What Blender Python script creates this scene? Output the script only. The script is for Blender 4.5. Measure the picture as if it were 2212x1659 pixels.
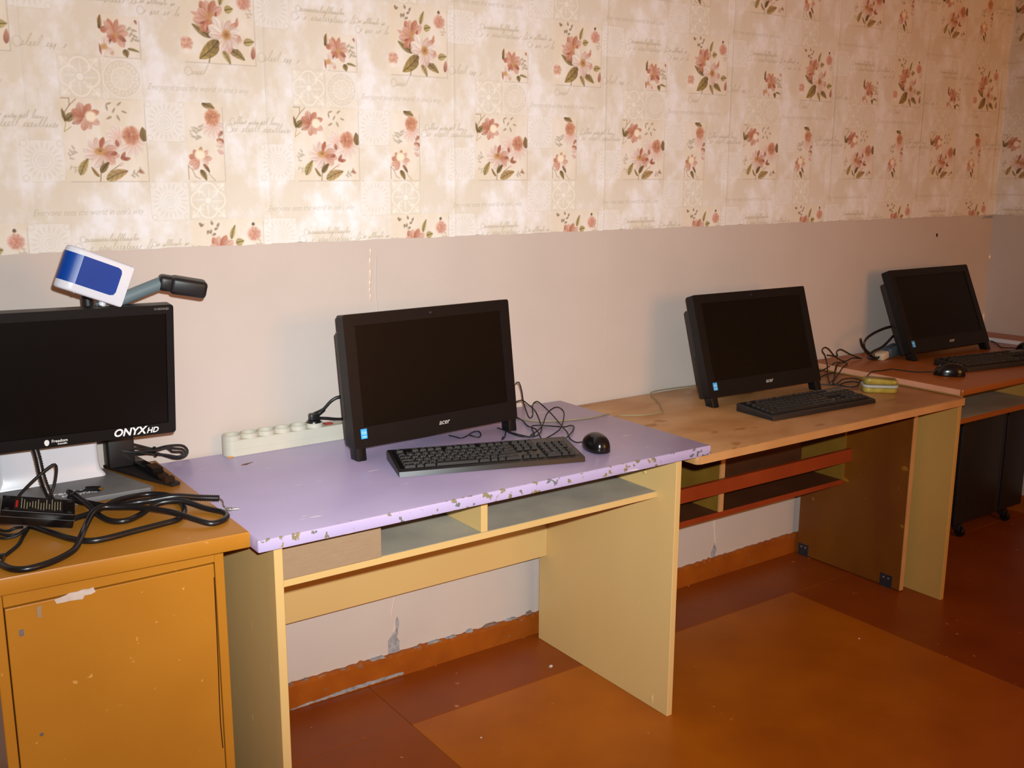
import bpy, bmesh, math, random
import numpy as np
from mathutils import Vector, Matrix, Euler
S = bpy.context.scene
for o in list(bpy.data.objects): bpy.data.objects.remove(o)
COL = S.collection
R = math.radians

# ---------------------------------------------------------------- camera, light, exposure
cd = bpy.data.cameras.new('camera'); cd.sensor_width = 36; cd.lens = 36.11; cd.clip_start = .05
cam = bpy.data.objects.new('camera', cd); COL.objects.link(cam)
cam.location = (-.7019, -2.4114, 1.4309); cam.rotation_euler = (R(78.0986), R(-.2552), R(-35.3265))
S.camera = cam
W = bpy.data.worlds.new('world'); S.world = W; W.use_nodes = True
W.node_tree.nodes['Background'].inputs[0].default_value = (1, .7, .45, 1)
W.node_tree.nodes['Background'].inputs[1].default_value = .01
S.view_settings.view_transform = 'Standard'; S.view_settings.look = 'None'
S.view_settings.gamma = 1; S.view_settings.use_curve_mapping = False; S.view_settings.exposure = 0
# the photographer's flash: small lamp just up and to the right of the lens
FLASH = (.93, 1, 1.02)
for nm, en, size, blend, yaw in (('camera_flash', 175, 100, 1, -22), ('camera_flash_core', 185, 62, 1, -38)):
    fl = bpy.data.lights.new(nm, 'SPOT'); fl.energy = en; fl.color = FLASH
    fl.spot_size = R(size); fl.spot_blend = blend; fl.shadow_soft_size = .014
    flo = bpy.data.objects.new(nm, fl); COL.objects.link(flo)
    flo.location = cam.location + Vector((.045, .0, .065)); flo.rotation_euler = (R(77 if yaw == -38 else 82), 0, R(yaw))
# warm ambient light from behind the camera, given to an added, unseen window
wl = bpy.data.lights.new('added_warm_light', 'AREA'); wl.shape = 'RECTANGLE'; wl.size = 1.5; wl.size_y = 1.3; wl.energy = 50; wl.color = (1, .42, .11)
wlo = bpy.data.objects.new('added_warm_light', wl); COL.objects.link(wlo); wlo.location = (1.9, -4.97, 1.75); wlo.rotation_euler = (R(90), 0, 0)

# ---------------------------------------------------------------- helpers
def srgb(r, g, b, a=1):
    f = lambda c: ((c/255+.055)/1.055)**2.4 if c > 10 else c/255/12.92
    return (f(r), f(g), f(b), a)

def mat(name, col, rough=.5, spec=.5, col2=None, nscale=8, stretch=(1, 1, 1), contrast=.5, bump=0, bscale=60,
        metal=0, scratch=None, sscale=(3, 40, 40), sthr=.7, emit=None, coat=0):
    m = bpy.data.materials.new(name); m.use_nodes = True; nt = m.node_tree; N = nt.nodes; L = nt.links
    p = N['Principled BSDF']; p.inputs['Base Color'].default_value = col; p.inputs['Roughness'].default_value = rough
    p.inputs['Specular IOR Level'].default_value = spec; p.inputs['Metallic'].default_value = metal
    p.inputs['Coat Weight'].default_value = coat
    tc = N.new('ShaderNodeTexCoord')
    def noise(scale, st, detail=5):
        mp = N.new('ShaderNodeMapping'); mp.inputs['Scale'].default_value = st; L.new(tc.outputs['Object'], mp.inputs[0])
        n = N.new('ShaderNodeTexNoise'); n.inputs['Scale'].default_value = scale; n.inputs['Detail'].default_value = detail
        L.new(mp.outputs[0], n.inputs['Vector']); return n
    out = None
    if col2:
        n = noise(nscale, stretch); rp = N.new('ShaderNodeValToRGB')
        rp.color_ramp.elements[0].position = .5-contrast/2; rp.color_ramp.elements[1].position = .5+contrast/2
        rp.color_ramp.elements[0].color = col; rp.color_ramp.elements[1].color = col2
        L.new(n.outputs['Fac'], rp.inputs[0]); out = rp.outputs[0]
    if scratch:
        n = noise(1, sscale, 3); rp = N.new('ShaderNodeValToRGB')
        rp.color_ramp.elements[0].position = sthr; rp.color_ramp.elements[1].position = sthr+.03
        L.new(n.outputs['Fac'], rp.inputs[0])
        mx = N.new('ShaderNodeMix'); mx.data_type = 'RGBA'; L.new(rp.outputs[0], mx.inputs[0])
        if out: L.new(out, mx.inputs[6])
        else: mx.inputs[6].default_value = col
        mx.inputs[7].default_value = scratch; out = mx.outputs[2]
    if out: L.new(out, p.inputs['Base Color'])
    if bump:
        n = noise(bscale, (1, 1, 1)); b = N.new('ShaderNodeBump'); b.inputs['Strength'].default_value = bump
        b.inputs['Distance'].default_value = .002; L.new(n.outputs['Fac'], b.inputs['Height']); L.new(b.outputs[0], p.inputs['Normal'])
    if emit:
        p.inputs['Emission Color'].default_value = emit[0]; p.inputs['Emission Strength'].default_value = emit[1]
    m['p'] = 0
    return m

def nodes_of(m):
    return m.node_tree.nodes, m.node_tree.links, m.node_tree.nodes['Principled BSDF']

def obj(name, bm, m, parent=None, smooth=False, loc=None, rot=None, world=False, data=None):
    if data is None:
        me = bpy.data.meshes.new(name)
        if world and parent is not None:
            bmesh.ops.transform(bm, matrix=pmat(parent).inverted(), verts=bm.verts)
        bm.normal_update(); bm.to_mesh(me); bm.free()
        if smooth:
            for f in me.polygons: f.use_smooth = True
            if smooth == 'a':
                me.set_sharp_from_angle(angle=R(38))
        me.materials.append(m)
    else: me = data
    o = bpy.data.objects.new(name, me); COL.objects.link(o); o.parent = parent
    if loc: o.location = loc
    if rot: o.rotation_euler = rot
    return o

def pmat(o):
    mm = Matrix.Translation(o.location) @ o.rotation_euler.to_matrix().to_4x4()
    return pmat(o.parent) @ mm if o.parent else mm

def tag(o, label=None, cat=None, group=None, kind=None):
    if label: o['label'] = label
    if cat: o['category'] = cat
    if group: o['group'] = group
    if kind: o['kind'] = kind
    return o

def thing(name, label, cat, loc=(0, 0, 0), rot=(0, 0, 0), group=None):
    o = bpy.data.objects.new(name, None); COL.objects.link(o); o.empty_display_size = .05
    o.location = loc; o.rotation_euler = rot
    return tag(o, label, cat, group)

def new(): return bmesh.new()

def box(bm, x0, x1, y0, y1, z0, z1, bev=0, seg=2, M=None):
    r = bmesh.ops.create_cube(bm, size=1)
    vs = r['verts']
    for v in vs:
        v.co = Vector((x0+(v.co.x+.5)*(x1-x0), y0+(v.co.y+.5)*(y1-y0), z0+(v.co.z+.5)*(z1-z0)))
    if bev:
        es = list({e for v in vs for e in v.link_edges})
        r2 = bmesh.ops.bevel(bm, geom=es, offset=bev, segments=seg, profile=.5, affect='EDGES', clamp_overlap=True)
        vs = list({v for f in r2['faces'] for v in f.verts} | {v for v in vs if v.is_valid})
    if M is not None: bmesh.ops.transform(bm, matrix=M, verts=vs)
    return bm

def B(x0, x1, y0, y1, z0, z1, bev=0, seg=2): return box(new(), x0, x1, y0, y1, z0, z1, bev, seg)

def prism(bm, pts, h0, h1, plane='xy', bev=0, seg=2):
    def P(a, b, h): return {'xy': (a, b, h), 'xz': (a, h, b), 'yz': (h, a, b)}[plane]
    v0 = [bm.verts.new(P(a, b, h0)) for a, b in pts]; v1 = [bm.verts.new(P(a, b, h1)) for a, b in pts]
    n = len(pts); fs = [bm.faces.new(v0[::-1]), bm.faces.new(v1)]
    for i in range(n): fs.append(bm.faces.new((v0[i], v0[(i+1) % n], v1[(i+1) % n], v1[i])))
    bmesh.ops.recalc_face_normals(bm, faces=fs)
    if bev:
        es = [e for f in fs[:2] for e in f.edges]
        bmesh.ops.bevel(bm, geom=es, offset=bev, segments=seg, profile=.5, affect='EDGES', clamp_overlap=True)
    return bm

def rrect(x0, x1, y0, y1, r, n=5):
    pts = []
    for cx, cy, a0 in ((x1-r, y0+r, -90), (x1-r, y1-r, 0), (x0+r, y1-r, 90), (x0+r, y0+r, 180)):
        for i in range(n+1):
            a = R(a0+90*i/n); pts.append((cx+r*math.cos(a), cy+r*math.sin(a)))
    return pts

def smoothpath(pts, step=.006, closed=False):
    P = [Vector(p) for p in pts]; out = []
    n = len(P); rng = range(n if closed else n-1)
    for i in rng:
        p0 = P[(i-1) % n] if closed or i > 0 else P[0]*2-P[1]
        p1 = P[i]; p2 = P[(i+1) % n]
        p3 = P[(i+2) % n] if closed or i+2 < n else P[-1]*2-P[-2]
        k = max(2, int((p2-p1).length/step))
        for j in range(k):
            t = j/k
            out.append(.5*((2*p1)+(p2-p0)*t+(2*p0-5*p1+4*p2-p3)*t*t+(3*p1-p0-3*p2+p3)*t**3))
    if not closed: out.append(P[-1])
    return out

def tube(bm, pts, r, sides=8, step=.006, corr=0, raw=False, r1=None):
    P = [Vector(p) for p in pts] if raw else smoothpath(pts, step)
    n = len(P); up = Vector((0, 0, 1)); rings = []; T0 = None; Nn = None
    for i in range(n):
        T = (P[min(i+1, n-1)]-P[max(i-1, 0)]).normalized()
        if Nn is None:
            Nn = T.cross(up) if abs(T.z) < .95 else T.cross(Vector((1, 0, 0)))
        Nn = (Nn-T*Nn.dot(T)).normalized(); Bn = T.cross(Nn)
        rr = r if r1 is None else r+(r1-r)*i/(n-1)
        if corr: rr *= 1+(.16 if i % 2 else -.06)
        rings.append([bm.verts.new(P[i]+(Nn*math.cos(2*math.pi*k/sides)+Bn*math.sin(2*math.pi*k/sides))*rr) for k in range(sides)])
    for a, b in zip(rings, rings[1:]):
        for k in range(sides): bm.faces.new((a[k], a[(k+1) % sides], b[(k+1) % sides], b[k]))
    bm.faces.new(rings[0][::-1]); bm.faces.new(rings[-1])
    bmesh.ops.recalc_face_normals(bm, faces=bm.faces[:])
    return bm

def lathe(bm, prof, sides=20, M=None):
    rings = []
    for r, z in prof:
        rings.append([bm.verts.new((r*math.cos(2*math.pi*k/sides), r*math.sin(2*math.pi*k/sides), z)) for k in range(sides)])
    for a, b in zip(rings, rings[1:]):
        for k in range(sides): bm.faces.new((a[k], a[(k+1) % sides], b[(k+1) % sides], b[k]))
    if prof[0][0] > 1e-5: bm.faces.new(rings[0][::-1])
    if prof[-1][0] > 1e-5: bm.faces.new(rings[-1])
    bmesh.ops.remove_doubles(bm, verts=bm.verts, dist=1e-6)
    bmesh.ops.recalc_face_normals(bm, faces=bm.faces[:])
    if M is not None: bmesh.ops.transform(bm, matrix=M, verts=bm.verts)
    return bm

def text_bm(s, size, shear=0, bold=0, ex=.0002, align='CENTER', sx=1):
    c = bpy.data.curves.new('lettering', 'FONT'); c.body = s; c.size = size; c.shear = shear; c.offset = bold
    c.extrude = ex; c.align_x = align; c.align_y = 'CENTER'; c.resolution_u = 3
    o = bpy.data.objects.new('lettering_source', c); COL.objects.link(o)
    dg = bpy.context.evaluated_depsgraph_get(); me = bpy.data.meshes.new_from_object(o.evaluated_get(dg))
    bm = new(); bm.from_mesh(me); bpy.data.objects.remove(o); bpy.data.meshes.remove(me); bpy.data.curves.remove(c)
    bmesh.ops.scale(bm, vec=(sx, 1, 1), verts=bm.verts)
    return bm

def face_front(bm):   # text in xy -> standing, facing -y
    bmesh.ops.rotate(bm, cent=(0, 0, 0), matrix=Matrix.Rotation(R(90), 3, 'X'), verts=bm.verts); return bm

# ---------------------------------------------------------------- materials
M = {}
M['paint'] = mat('wall_paint', srgb(202, 188, 178), .42, .4, srgb(194, 181, 171), 5, contrast=.6, bump=.12, bscale=45)
M['gloss_paint'] = mat('glossy_wall_paint', srgb(218, 194, 176), .16, .8, bump=.3, bscale=120)
M['ceiling'] = mat('ceiling_white', srgb(226, 220, 208), .8, .2, srgb(216, 210, 198), 4)
M['farwall'] = mat('far_wall_paint', srgb(178, 150, 128), .8, .2, srgb(170, 143, 122), 4)
M['plaster'] = mat('bare_plaster', srgb(176, 174, 176), .9, .2, srgb(120, 118, 120), 60, bump=.6, bscale=150)
FA = dict(nscale=4.5, contrast=.55, bump=.1, bscale=25, scratch=srgb(186, 122, 72), sscale=(30, 30, 30), sthr=.71)
M['floor_a'] = mat('floor_paint_light', srgb(178, 98, 12), .38, .4, srgb(154, 78, 10), **FA)
M['floor_b'] = mat('floor_paint_dark', srgb(144, 68, 8), .38, .4, srgb(126, 53, 7), **FA)
M['floor_gap'] = mat('floor_joint_dirt', srgb(70, 40, 24), .9, .2, srgb(90, 60, 40), 30)
M['dirt'] = mat('dark_grime', srgb(112, 84, 70), .9, .2, srgb(150, 128, 116), 90)
M['skirt'] = mat('baseboard_paint', srgb(160, 84, 16), .42, .4, srgb(136, 64, 12), 10, scratch=srgb(120, 96, 84), sscale=(30, 30, 60), sthr=.68)
M['orange'] = mat('cabinet_orange_paint', srgb(178, 118, 36), .34, .38, srgb(170, 110, 31), 5, bump=.06, bscale=70, scratch=srgb(200, 146, 76), sscale=(60, 60, 60), sthr=.71)
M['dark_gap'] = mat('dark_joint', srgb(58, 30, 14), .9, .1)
M['cream'] = mat('desk_cream_paint', srgb(212, 178, 116), .45, .4, srgb(204, 169, 108), 4, stretch=(1, 1, .3), contrast=.7, scratch=srgb(236, 206, 150), sscale=(60, 60, 12), sthr=.73)
M['ochre_cream'] = mat('far_desk_ochre_paint', srgb(196, 152, 80), .45, .4, srgb(186, 142, 72), 4, contrast=.7)
M['dust'] = mat('dusty_shelf', srgb(180, 172, 152), .85, .2, srgb(140, 136, 124), 6, contrast=.5)
M['cardboard'] = mat('cardboard', srgb(156, 130, 102), .85, .2, srgb(148, 122, 95), 30, stretch=(1, 1, 8), bump=.1, bscale=90)
M['wood2'] = mat('worn_varnished_wood', srgb(196, 152, 104), .38, .5, srgb(158, 108, 56), 5, stretch=(1, 1.8, 1), contrast=.5, scratch=srgb(150, 102, 50), sscale=(8, 13, 8), sthr=.64)
M['wood2edge'] = mat('pale_wood_edge', srgb(200, 150, 96), .5, .4, srgb(182, 130, 76), 10)
M['wood3'] = mat('orange_varnished_wood', srgb(160, 92, 34), .34, .5, srgb(140, 74, 24), 3, stretch=(.6, 3, 1), contrast=.7)
M['pale_edge'] = mat('pale_edge_band', srgb(216, 160, 128), .45, .4, srgb(202, 142, 110), 12)
M['brown'] = mat('brown_plywood', srgb(124, 72, 12), .45, .4, srgb(98, 46, 6), 5, stretch=(1, 1, .5), contrast=.5, scratch=srgb(150, 100, 30), sscale=(10, 10, 13), sthr=.68)
M['redbrown'] = mat('red_brown_paint', srgb(150, 62, 24), .4, .5, srgb(128, 48, 18), 6)
M['oliveyellow'] = mat('yellow_ochre_board', srgb(136, 100, 30), .5, .4, srgb(118, 82, 24), 8)
M['darkback'] = mat('dark_back_board', srgb(86, 48, 22), .6, .3, srgb(74, 40, 18), 8)
M['black'] = mat('black_plastic', srgb(32, 29, 29), .42, .45, srgb(26, 24, 24), 40)
M['gloss_black'] = mat('glossy_black_plastic', srgb(20, 17, 17), .2, .4, srgb(16, 14, 14), 30)
M['screen'] = mat('dark_screen', srgb(12, 9, 8), .3, .22, srgb(10, 8, 7), 20)
M['bezel'] = mat('bezel_black', srgb(20, 18, 19), .36, .28, srgb(17, 15, 16), 30)
M['key'] = mat('key_black', srgb(36, 33, 32), .5, .4, srgb(30, 28, 27), 50)
M['legend'] = mat('legend_print', srgb(150, 148, 140), .6, .3, srgb(120, 118, 112), 90)
M['rubber'] = mat('black_cable', srgb(24, 22, 23), .32, .55, srgb(20, 19, 20), 40)
M['cable_dark'] = mat('thin_black_cable', srgb(26, 26, 27), .5, .4, srgb(22, 22, 23), 40)
M['grey_cable'] = mat('grey_beige_cable', srgb(150, 138, 104), .6, .3, srgb(136, 126, 96), 20)
M['silver'] = mat('silver_print', srgb(196, 190, 184), .4, .5, srgb(180, 176, 170), 60)
M['white_print'] = mat('white_print', srgb(236, 238, 238), .5, .4, srgb(226, 228, 228), 60)
M['grey_print'] = mat('grey_print', srgb(128, 124, 116), .5, .4, srgb(110, 108, 100), 60)
M['badge'] = mat('blue_badge', srgb(40, 150, 225), .3, .5, srgb(70, 176, 236), 40)
M['badge_light'] = mat('badge_light_print', srgb(190, 226, 246), .4, .4, srgb(170, 214, 240), 60)
M['white'] = mat('white_plastic', srgb(214, 216, 224), .3, .5, srgb(206, 208, 216), 8)
M['blue'] = mat('blue_plastic', srgb(2, 62, 148), .38, .35, srgb(2, 56, 138), 12)
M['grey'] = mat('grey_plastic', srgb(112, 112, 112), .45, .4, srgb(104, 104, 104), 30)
M['tubegrey'] = mat('blue_grey_tube', srgb(104, 122, 128), .4, .4, srgb(96, 114, 120), 20)
M['yellow'] = mat('yellow_button', srgb(226, 214, 20), .4, .5, srgb(214, 202, 16), 40)
M['strip'] = mat('grey_white_plastic', srgb(198, 194, 178), .4, .4, srgb(188, 184, 168), 12, scratch=srgb(170, 164, 146), sscale=(6, 60, 60), sthr=.7)
M['strip_in'] = mat('socket_grey', srgb(190, 188, 176), .55, .3, srgb(176, 174, 162), 30)
M['ochre'] = mat('ochre_stain', srgb(196, 140, 60), .6, .3, srgb(180, 120, 50), 60)
M['redswitch'] = mat('red_switch', srgb(176, 44, 34), .35, .5, srgb(160, 36, 28), 40)
M['metal'] = mat('worn_metal', srgb(190, 186, 180), .35, .5, srgb(150, 146, 140), 60, metal=.8)
M['gold'] = mat('gold_contact', srgb(205, 150, 70), .3, .5, srgb(190, 136, 60), 60, metal=.8)
M['tape'] = mat('dirty_tape', srgb(206, 190, 180), .6, .3, srgb(186, 164, 150), 50)
M['bracket'] = mat('dark_metal_bracket', srgb(44, 44, 50), .4, .5, srgb(34, 34, 40), 40)
M['case_yellow'] = mat('yellow_translucent_plastic', srgb(176, 160, 72), .3, .5, srgb(136, 118, 40), 26)
M['case_grey'] = mat('grey_zip_band', srgb(186, 184, 176), .5, .4, srgb(150, 164, 164), 12)
M['plug_white'] = mat('cream_plug', srgb(204, 186, 160), .5, .4, srgb(190, 172, 146), 20)
M['plug_blue'] = mat('blue_grey_plug', srgb(60, 76, 88), .4, .4, srgb(50, 64, 76), 20)
M['label_red'] = mat('red_label_print', srgb(196, 40, 36), .5, .3, srgb(180, 34, 30), 60)
M['label_cream'] = mat('cream_label_print', srgb(196, 188, 150), .6, .3, srgb(170, 164, 130), 60)
M['glow_pane'] = mat('added_pane_glow', srgb(120, 90, 60), .1, .5, emit=((1, .5, .2, 1), .25))  # weak emission for the panes of the added window
M['lint'] = mat('pale_lint', srgb(210, 196, 190), .8, .2, srgb(190, 170, 160), 200)
M['leaf_bit'] = mat('dry_brown_flake', srgb(120, 84, 56), .8, .2, srgb(100, 66, 44), 80)

# lilac paint with chipped front edge (chips show the older olive and grey coats)
def lilac_mat():
    m = mat('lilac_paint', srgb(185, 171, 206), .3, .5, srgb(174, 160, 196), 5, bump=.05, bscale=50, scratch=srgb(232, 222, 224), sscale=(9, 60, 60), sthr=.70)
    N, L, p = nodes_of(m); src = p.inputs['Base Color'].links[0].from_socket
    tc = N.new('ShaderNodeTexCoord'); sp = N.new('ShaderNodeSeparateXYZ'); L.new(tc.outputs['Object'], sp.inputs[0])
    a = N.new('ShaderNodeMapRange'); a.inputs[1].default_value = -.629; a.inputs[2].default_value = -.638; L.new(sp.outputs['Y'], a.inputs[0])
    n = N.new('ShaderNodeTexNoise'); n.inputs['Scale'].default_value = 62; n.inputs['Detail'].default_value = 5; L.new(tc.outputs['Object'], n.inputs['Vector'])
    t = N.new('ShaderNodeMapRange'); t.inputs[1].default_value = .6; t.inputs[2].default_value = .615; L.new(n.outputs['Fac'], t.inputs[0])
    mu = N.new('ShaderNodeMath'); mu.operation = 'MULTIPLY'; L.new(a.outputs[0], mu.inputs[0]); L.new(t.outputs[0], mu.inputs[1])
    n2 = N.new('ShaderNodeTexNoise'); n2.inputs['Scale'].default_value = 15; L.new(tc.outputs['Object'], n2.inputs['Vector'])
    cr = N.new('ShaderNodeValToRGB'); cr.color_ramp.elements[0].position = .4; cr.color_ramp.elements[1].position = .6
    cr.color_ramp.elements[0].color = srgb(104, 110, 108); cr.color_ramp.elements[1].color = srgb(150, 130, 78); L.new(n2.outputs['Fac'], cr.inputs[0])
    mx = N.new('ShaderNodeMix'); mx.data_type = 'RGBA'; L.new(mu.outputs[0], mx.inputs[0]); L.new(src, mx.inputs[6]); L.new(cr.outputs[0], mx.inputs[7])
    L.new(mx.outputs[2], p.inputs['Base Color']); return m
M['lilac'] = lilac_mat()

def wallpaper_mat():
    m = bpy.data.materials.new('wallpaper_print'); m.use_nodes = True; N, L, p = nodes_of(m)
    a = N.new('ShaderNodeAttribute'); a.attribute_name = 'print'; p.inputs['Roughness'].default_value = .72; p.inputs['Specular IOR Level'].default_value = .25
    L.new(a.outputs['Color'], p.inputs['Base Color'])
    tc = N.new('ShaderNodeTexCoord'); n = N.new('ShaderNodeTexNoise'); n.inputs['Scale'].default_value = 400; L.new(tc.outputs['Object'], n.inputs['Vector'])
    b = N.new('ShaderNodeBump'); b.inputs['Strength'].default_value = .15; b.inputs['Distance'].default_value = .0006
    L.new(n.outputs['Fac'], b.inputs['Height']); L.new(b.outputs[0], p.inputs['Normal']); return m
M['wallpaper'] = wallpaper_mat()

# ---------------------------------------------------------------- wallpaper print (painted stroke by stroke into one 6 x 6 cell repeat)
CELL = .53/6; SS = 120; TN = 6*SS
rng = np.random.default_rng(5)
def pnoise(n, seed):      # periodic smooth noise on the tile
    g = np.random.default_rng(seed).random((n[1], n[0])); ys = np.arange(TN)/TN*n[1]; xs = np.arange(TN)/TN*n[0]
    y0 = ys.astype(int); x0 = xs.astype(int); fy = ys-y0; fx = xs-x0; fy = fy*fy*(3-2*fy); fx = fx*fx*(3-2*fx)
    a = g[y0 % n[1]][:, x0 % n[0]]; b = g[y0 % n[1]][:, (x0+1) % n[0]]; c = g[(y0+1) % n[1]][:, x0 % n[0]]; d = g[(y0+1) % n[1]][:, (x0+1) % n[0]]
    return (a*(1-fx)+b*fx)*(1-fy)[:, None]+(c*(1-fx)+d*fx)*fy[:, None]
def fbm(n, seed, octv=5):
    r = 0; am = 1; t = 0
    for k in range(octv): r = r+am*pnoise((n[0]*2**k, n[1]*2**k), seed+k); t += am; am *= .62
    return r/t
na = np.clip((fbm((9, 7), 11)-.36)/.28, 0, 1)[..., None]; nb = np.clip((fbm((30, 12), 31, 4)-.4)/.3, 0, 1)[..., None]
IMG = (1-na)*np.array((221, 212, 197.))+na*np.array((236, 234, 235.)); IMG = IMG*(1-.34*nb)+np.array((219, 206, 184.))*.34*nb
IMG += (rng.random((TN, TN, 1))-.5)*5

def win(x0, y0, x1, y1, clip=None):
    if clip: x0 = max(x0, clip[0]); y0 = max(y0, clip[1]); x1 = min(x1, clip[2]); y1 = min(y1, clip[3])
    i0 = int(math.floor(x0*SS)); i1 = int(math.ceil(x1*SS)); j0 = int(math.floor(y0*SS)); j1 = int(math.ceil(y1*SS))
    if i1 <= i0 or j1 <= j0: return None
    ii = np.arange(i0, i1); jj = np.arange(j0, j1)
    return (jj % TN)[:, None], (ii % TN)[None, :], (ii+.5)[None, :]/SS, (jj+.5)[:, None]/SS
def blend(w, mask, col):
    j, i = w[0], w[1]; mask = mask[..., None]; IMG[j, i] = IMG[j, i]*(1-mask)+np.asarray(col, float)*mask
def petal(o, cx, cy, ang, Ln, Wd, c0, c1, al=.9, bend=0, clip=None, rib=0, blunt=.75):
    cx += o[0]; cy += o[1]; r = Ln*1.1+Wd
    w = win(cx-r, cy-r, cx+r, cy+r, clip)
    if w is None: return
    a = R(ang); dx = w[2]-cx; dy = w[3]-cy
    t = (dx*math.cos(a)+dy*math.sin(a))/Ln; s = -dx*math.sin(a)+dy*math.cos(a); s = s-bend*Ln*t*(1-t)*2
    tc = np.clip(t, 0, 1); hw = Wd*.5*np.power(np.maximum(np.sin(math.pi*tc**blunt), 0), .7)+1e-5
    mk = np.clip((hw-np.abs(s))*SS*.45+.5, 0, 1)*((t > 0) & (t < 1))*al
    q = s/hw; st = (.5+.5*np.sin(q*7+t*3+cx*40))*.10+np.clip(q, -1, 1)*.05
    cc = (1-tc[..., None])*np.array(c0, float)+tc[..., None]*np.array(c1, float)
    cc = cc*(1-st[..., None])
    if rib: cc = cc*(1-.45*np.exp(-(s*SS/1.6)**2)[..., None])*(1-.12*(np.sin(t*26+np.abs(q)*5) > .4)[..., None])
    blend(w, mk, cc)
def blob(o, cx, cy, rx, ry, col, al=.8, soft=.5, clip=None):
    cx += o[0]; cy += o[1]; w = win(cx-rx*1.6, cy-ry*1.6, cx+rx*1.6, cy+ry*1.6, clip)
    if w is None: return
    d = np.sqrt(((w[2]-cx)/rx)**2+((w[3]-cy)/ry)**2); blend(w, np.clip((1+soft/2-d)/soft, 0, 1)*al, col)
def line(o, pts, wd, col, al=.8, clip=None):
    for (x0, y0), (x1, y1) in zip(pts, pts[1:]):
        a = (o[0]+x0, o[1]+y0); b = (o[0]+x1, o[1]+y1)
        w = win(min(a[0], b[0])-wd, min(a[1], b[1])-wd, max(a[0], b[0])+wd, max(a[1], b[1])+wd, clip)
        if w is None: continue
        vx, vy = b[0]-a[0], b[1]-a[1]; l2 = vx*vx+vy*vy+1e-9
        t = np.clip(((w[2]-a[0])*vx+(w[3]-a[1])*vy)/l2, 0, 1)
        d = np.sqrt((w[2]-a[0]-t*vx)**2+(w[3]-a[1]-t*vy)**2); blend(w, np.clip((wd/2-d)*SS+.6, 0, 1)*al, col)
def ring(o, cx, cy, r, wd, col, al):
    line(o, [(cx+r*math.cos(k*.2618), cy+r*math.sin(k*.2618)) for k in range(25)], wd, col, al)
SAL = (203, 146, 120); DEEP = (176, 106, 82); PNK = (222, 184, 168); WHT = (238, 226, 216); OLV = (182, 160, 108); DOL = (132, 108, 68); YBR = (194, 152, 98); GRO = (164, 154, 132); RBR = (150, 92, 76)
def panel(x0, y0, w, h):
    c = (x0, y0, x0+w, y0+h); ww = win(*c); blend(ww, np.full((ww[3].shape[0], ww[2].shape[1]), .5), (229, 215, 192)); return (x0, y0), c
def border(c):
    line((0, 0), [(c[2], c[3]-.1), (c[2], c[1]), (c[0]+.1, c[1])], .013, (150, 142, 134), .6)
def leaf(o, x, y, ang, L_, W_, c0, c1, clip, al=.92, bend=.08): petal(o, x, y, ang, L_, W_, c0, c1, al, bend, clip, rib=1)
def flower(o, x, y, pets, clip):
    for (ang, L_, W_, c0, c1) in pets: petal(o, x, y, ang, L_, W_, c0, c1, .92, .06, clip, blunt=1.5)
def peony(o, x, y, r, cd_, cl, n, seed, clip, dark=RBR):
    g = np.random.default_rng(seed); blob(o, x, y, r*.8, r*.8, cd_, .85, .5, clip)
    for k in range(n):
        a = g.random()*360; d = r*g.random()**.7; q = d/r
        c = np.array(cd_)*(1-q)+np.array(cl)*q
        petal(o, x+d*.6*math.cos(R(a)), y+d*.6*math.sin(R(a)), a+g.normal()*30, r*.42, r*.34, c*.86, np.minimum(c*1.08, 250), .8, .1, clip, blunt=1.4)
    for k in range(n//2):
        a = g.random()*6.28; d = r*.75*g.random(); petal(o, x+d*math.cos(a), y+d*math.sin(a), g.random()*360, r*.22, r*.09, dark, cd_, .8, 0, clip)
def sprig(o, x, y, s, ang, col, clip, n=5, seed=1, al=.6):
    g = np.random.default_rng(seed)
    line(o, [(x, y), (x+s*math.cos(R(ang)), y+s*math.sin(R(ang)))], .012, col, al, clip)
    for k in range(n):
        t = (k+.4)/n; petal(o, x+s*t*math.cos(R(ang)), y+s*t*math.sin(R(ang)), ang+(60 if k % 2 else -60)+g.normal()*15, s*.42, s*.17, col, np.array(col)*1.1, al, 0, clip)
# large square: open blossom, peony, pale blossom and leaves
o, c = panel(4, 0, 2, 2)
line(o, [(.06, 1.62), (.2, 1.82), (.2, 1.98)], .02, DOL, .7, c); line(o, [(.18, 1.8), (.36, 1.97)], .018, DOL, .7, c); line(o, [(0, 1.98), (.2, 1.98)], .02, DOL, .6, c)
line(o, [(.02, 1.75), (.1, 1.5), (.04, 1.2)], .02, OLV, .8, c); line(o, [(.04, 1.2), (.2, 1.32)], .02, OLV, .8, c); leaf(o, .0, 1.72, -75, .3, .1, OLV, DOL, c)
leaf(o, .1, 1.46, 38, .3, .17, DOL, OLV, c); leaf(o, .24, 1.4, 20, .26, .1, DOL, OLV, c)
flower(o, .52, 1.55, [(150, .32, .2, DEEP, SAL), (205, .3, .18, DEEP, PNK), (105, .36, .2, DEEP, PNK), (62, .36, .17, DEEP, SAL), (20, .4, .16, DEEP, SAL), (-22, .4, .18, SAL, PNK), (-62, .32, .16, SAL, PNK), (-95, .32, .17, PNK, SAL)], c)
blob(o, .68, 1.57, .13, .12, (244, 232, 208), .95, .5, c)
for q in ((1.05, 1.86, 20), (1.06, 1.86, -80), (1.32, 1.84, 40), (1.42, 1.72, -20), (1.2, 1.66, 60), (1.18, 1.58, 200), (1.3, 1.62, -60)): petal(o, q[0], q[1], q[2], .15, .05, GRO, DOL, .7, 0, c)
for q in range(9): petal(o, 1.36, 1.05, 95+q*19, .34+.06*(q % 2), .19, PNK, WHT, .8, .1, c, blunt=1.5)
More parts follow.
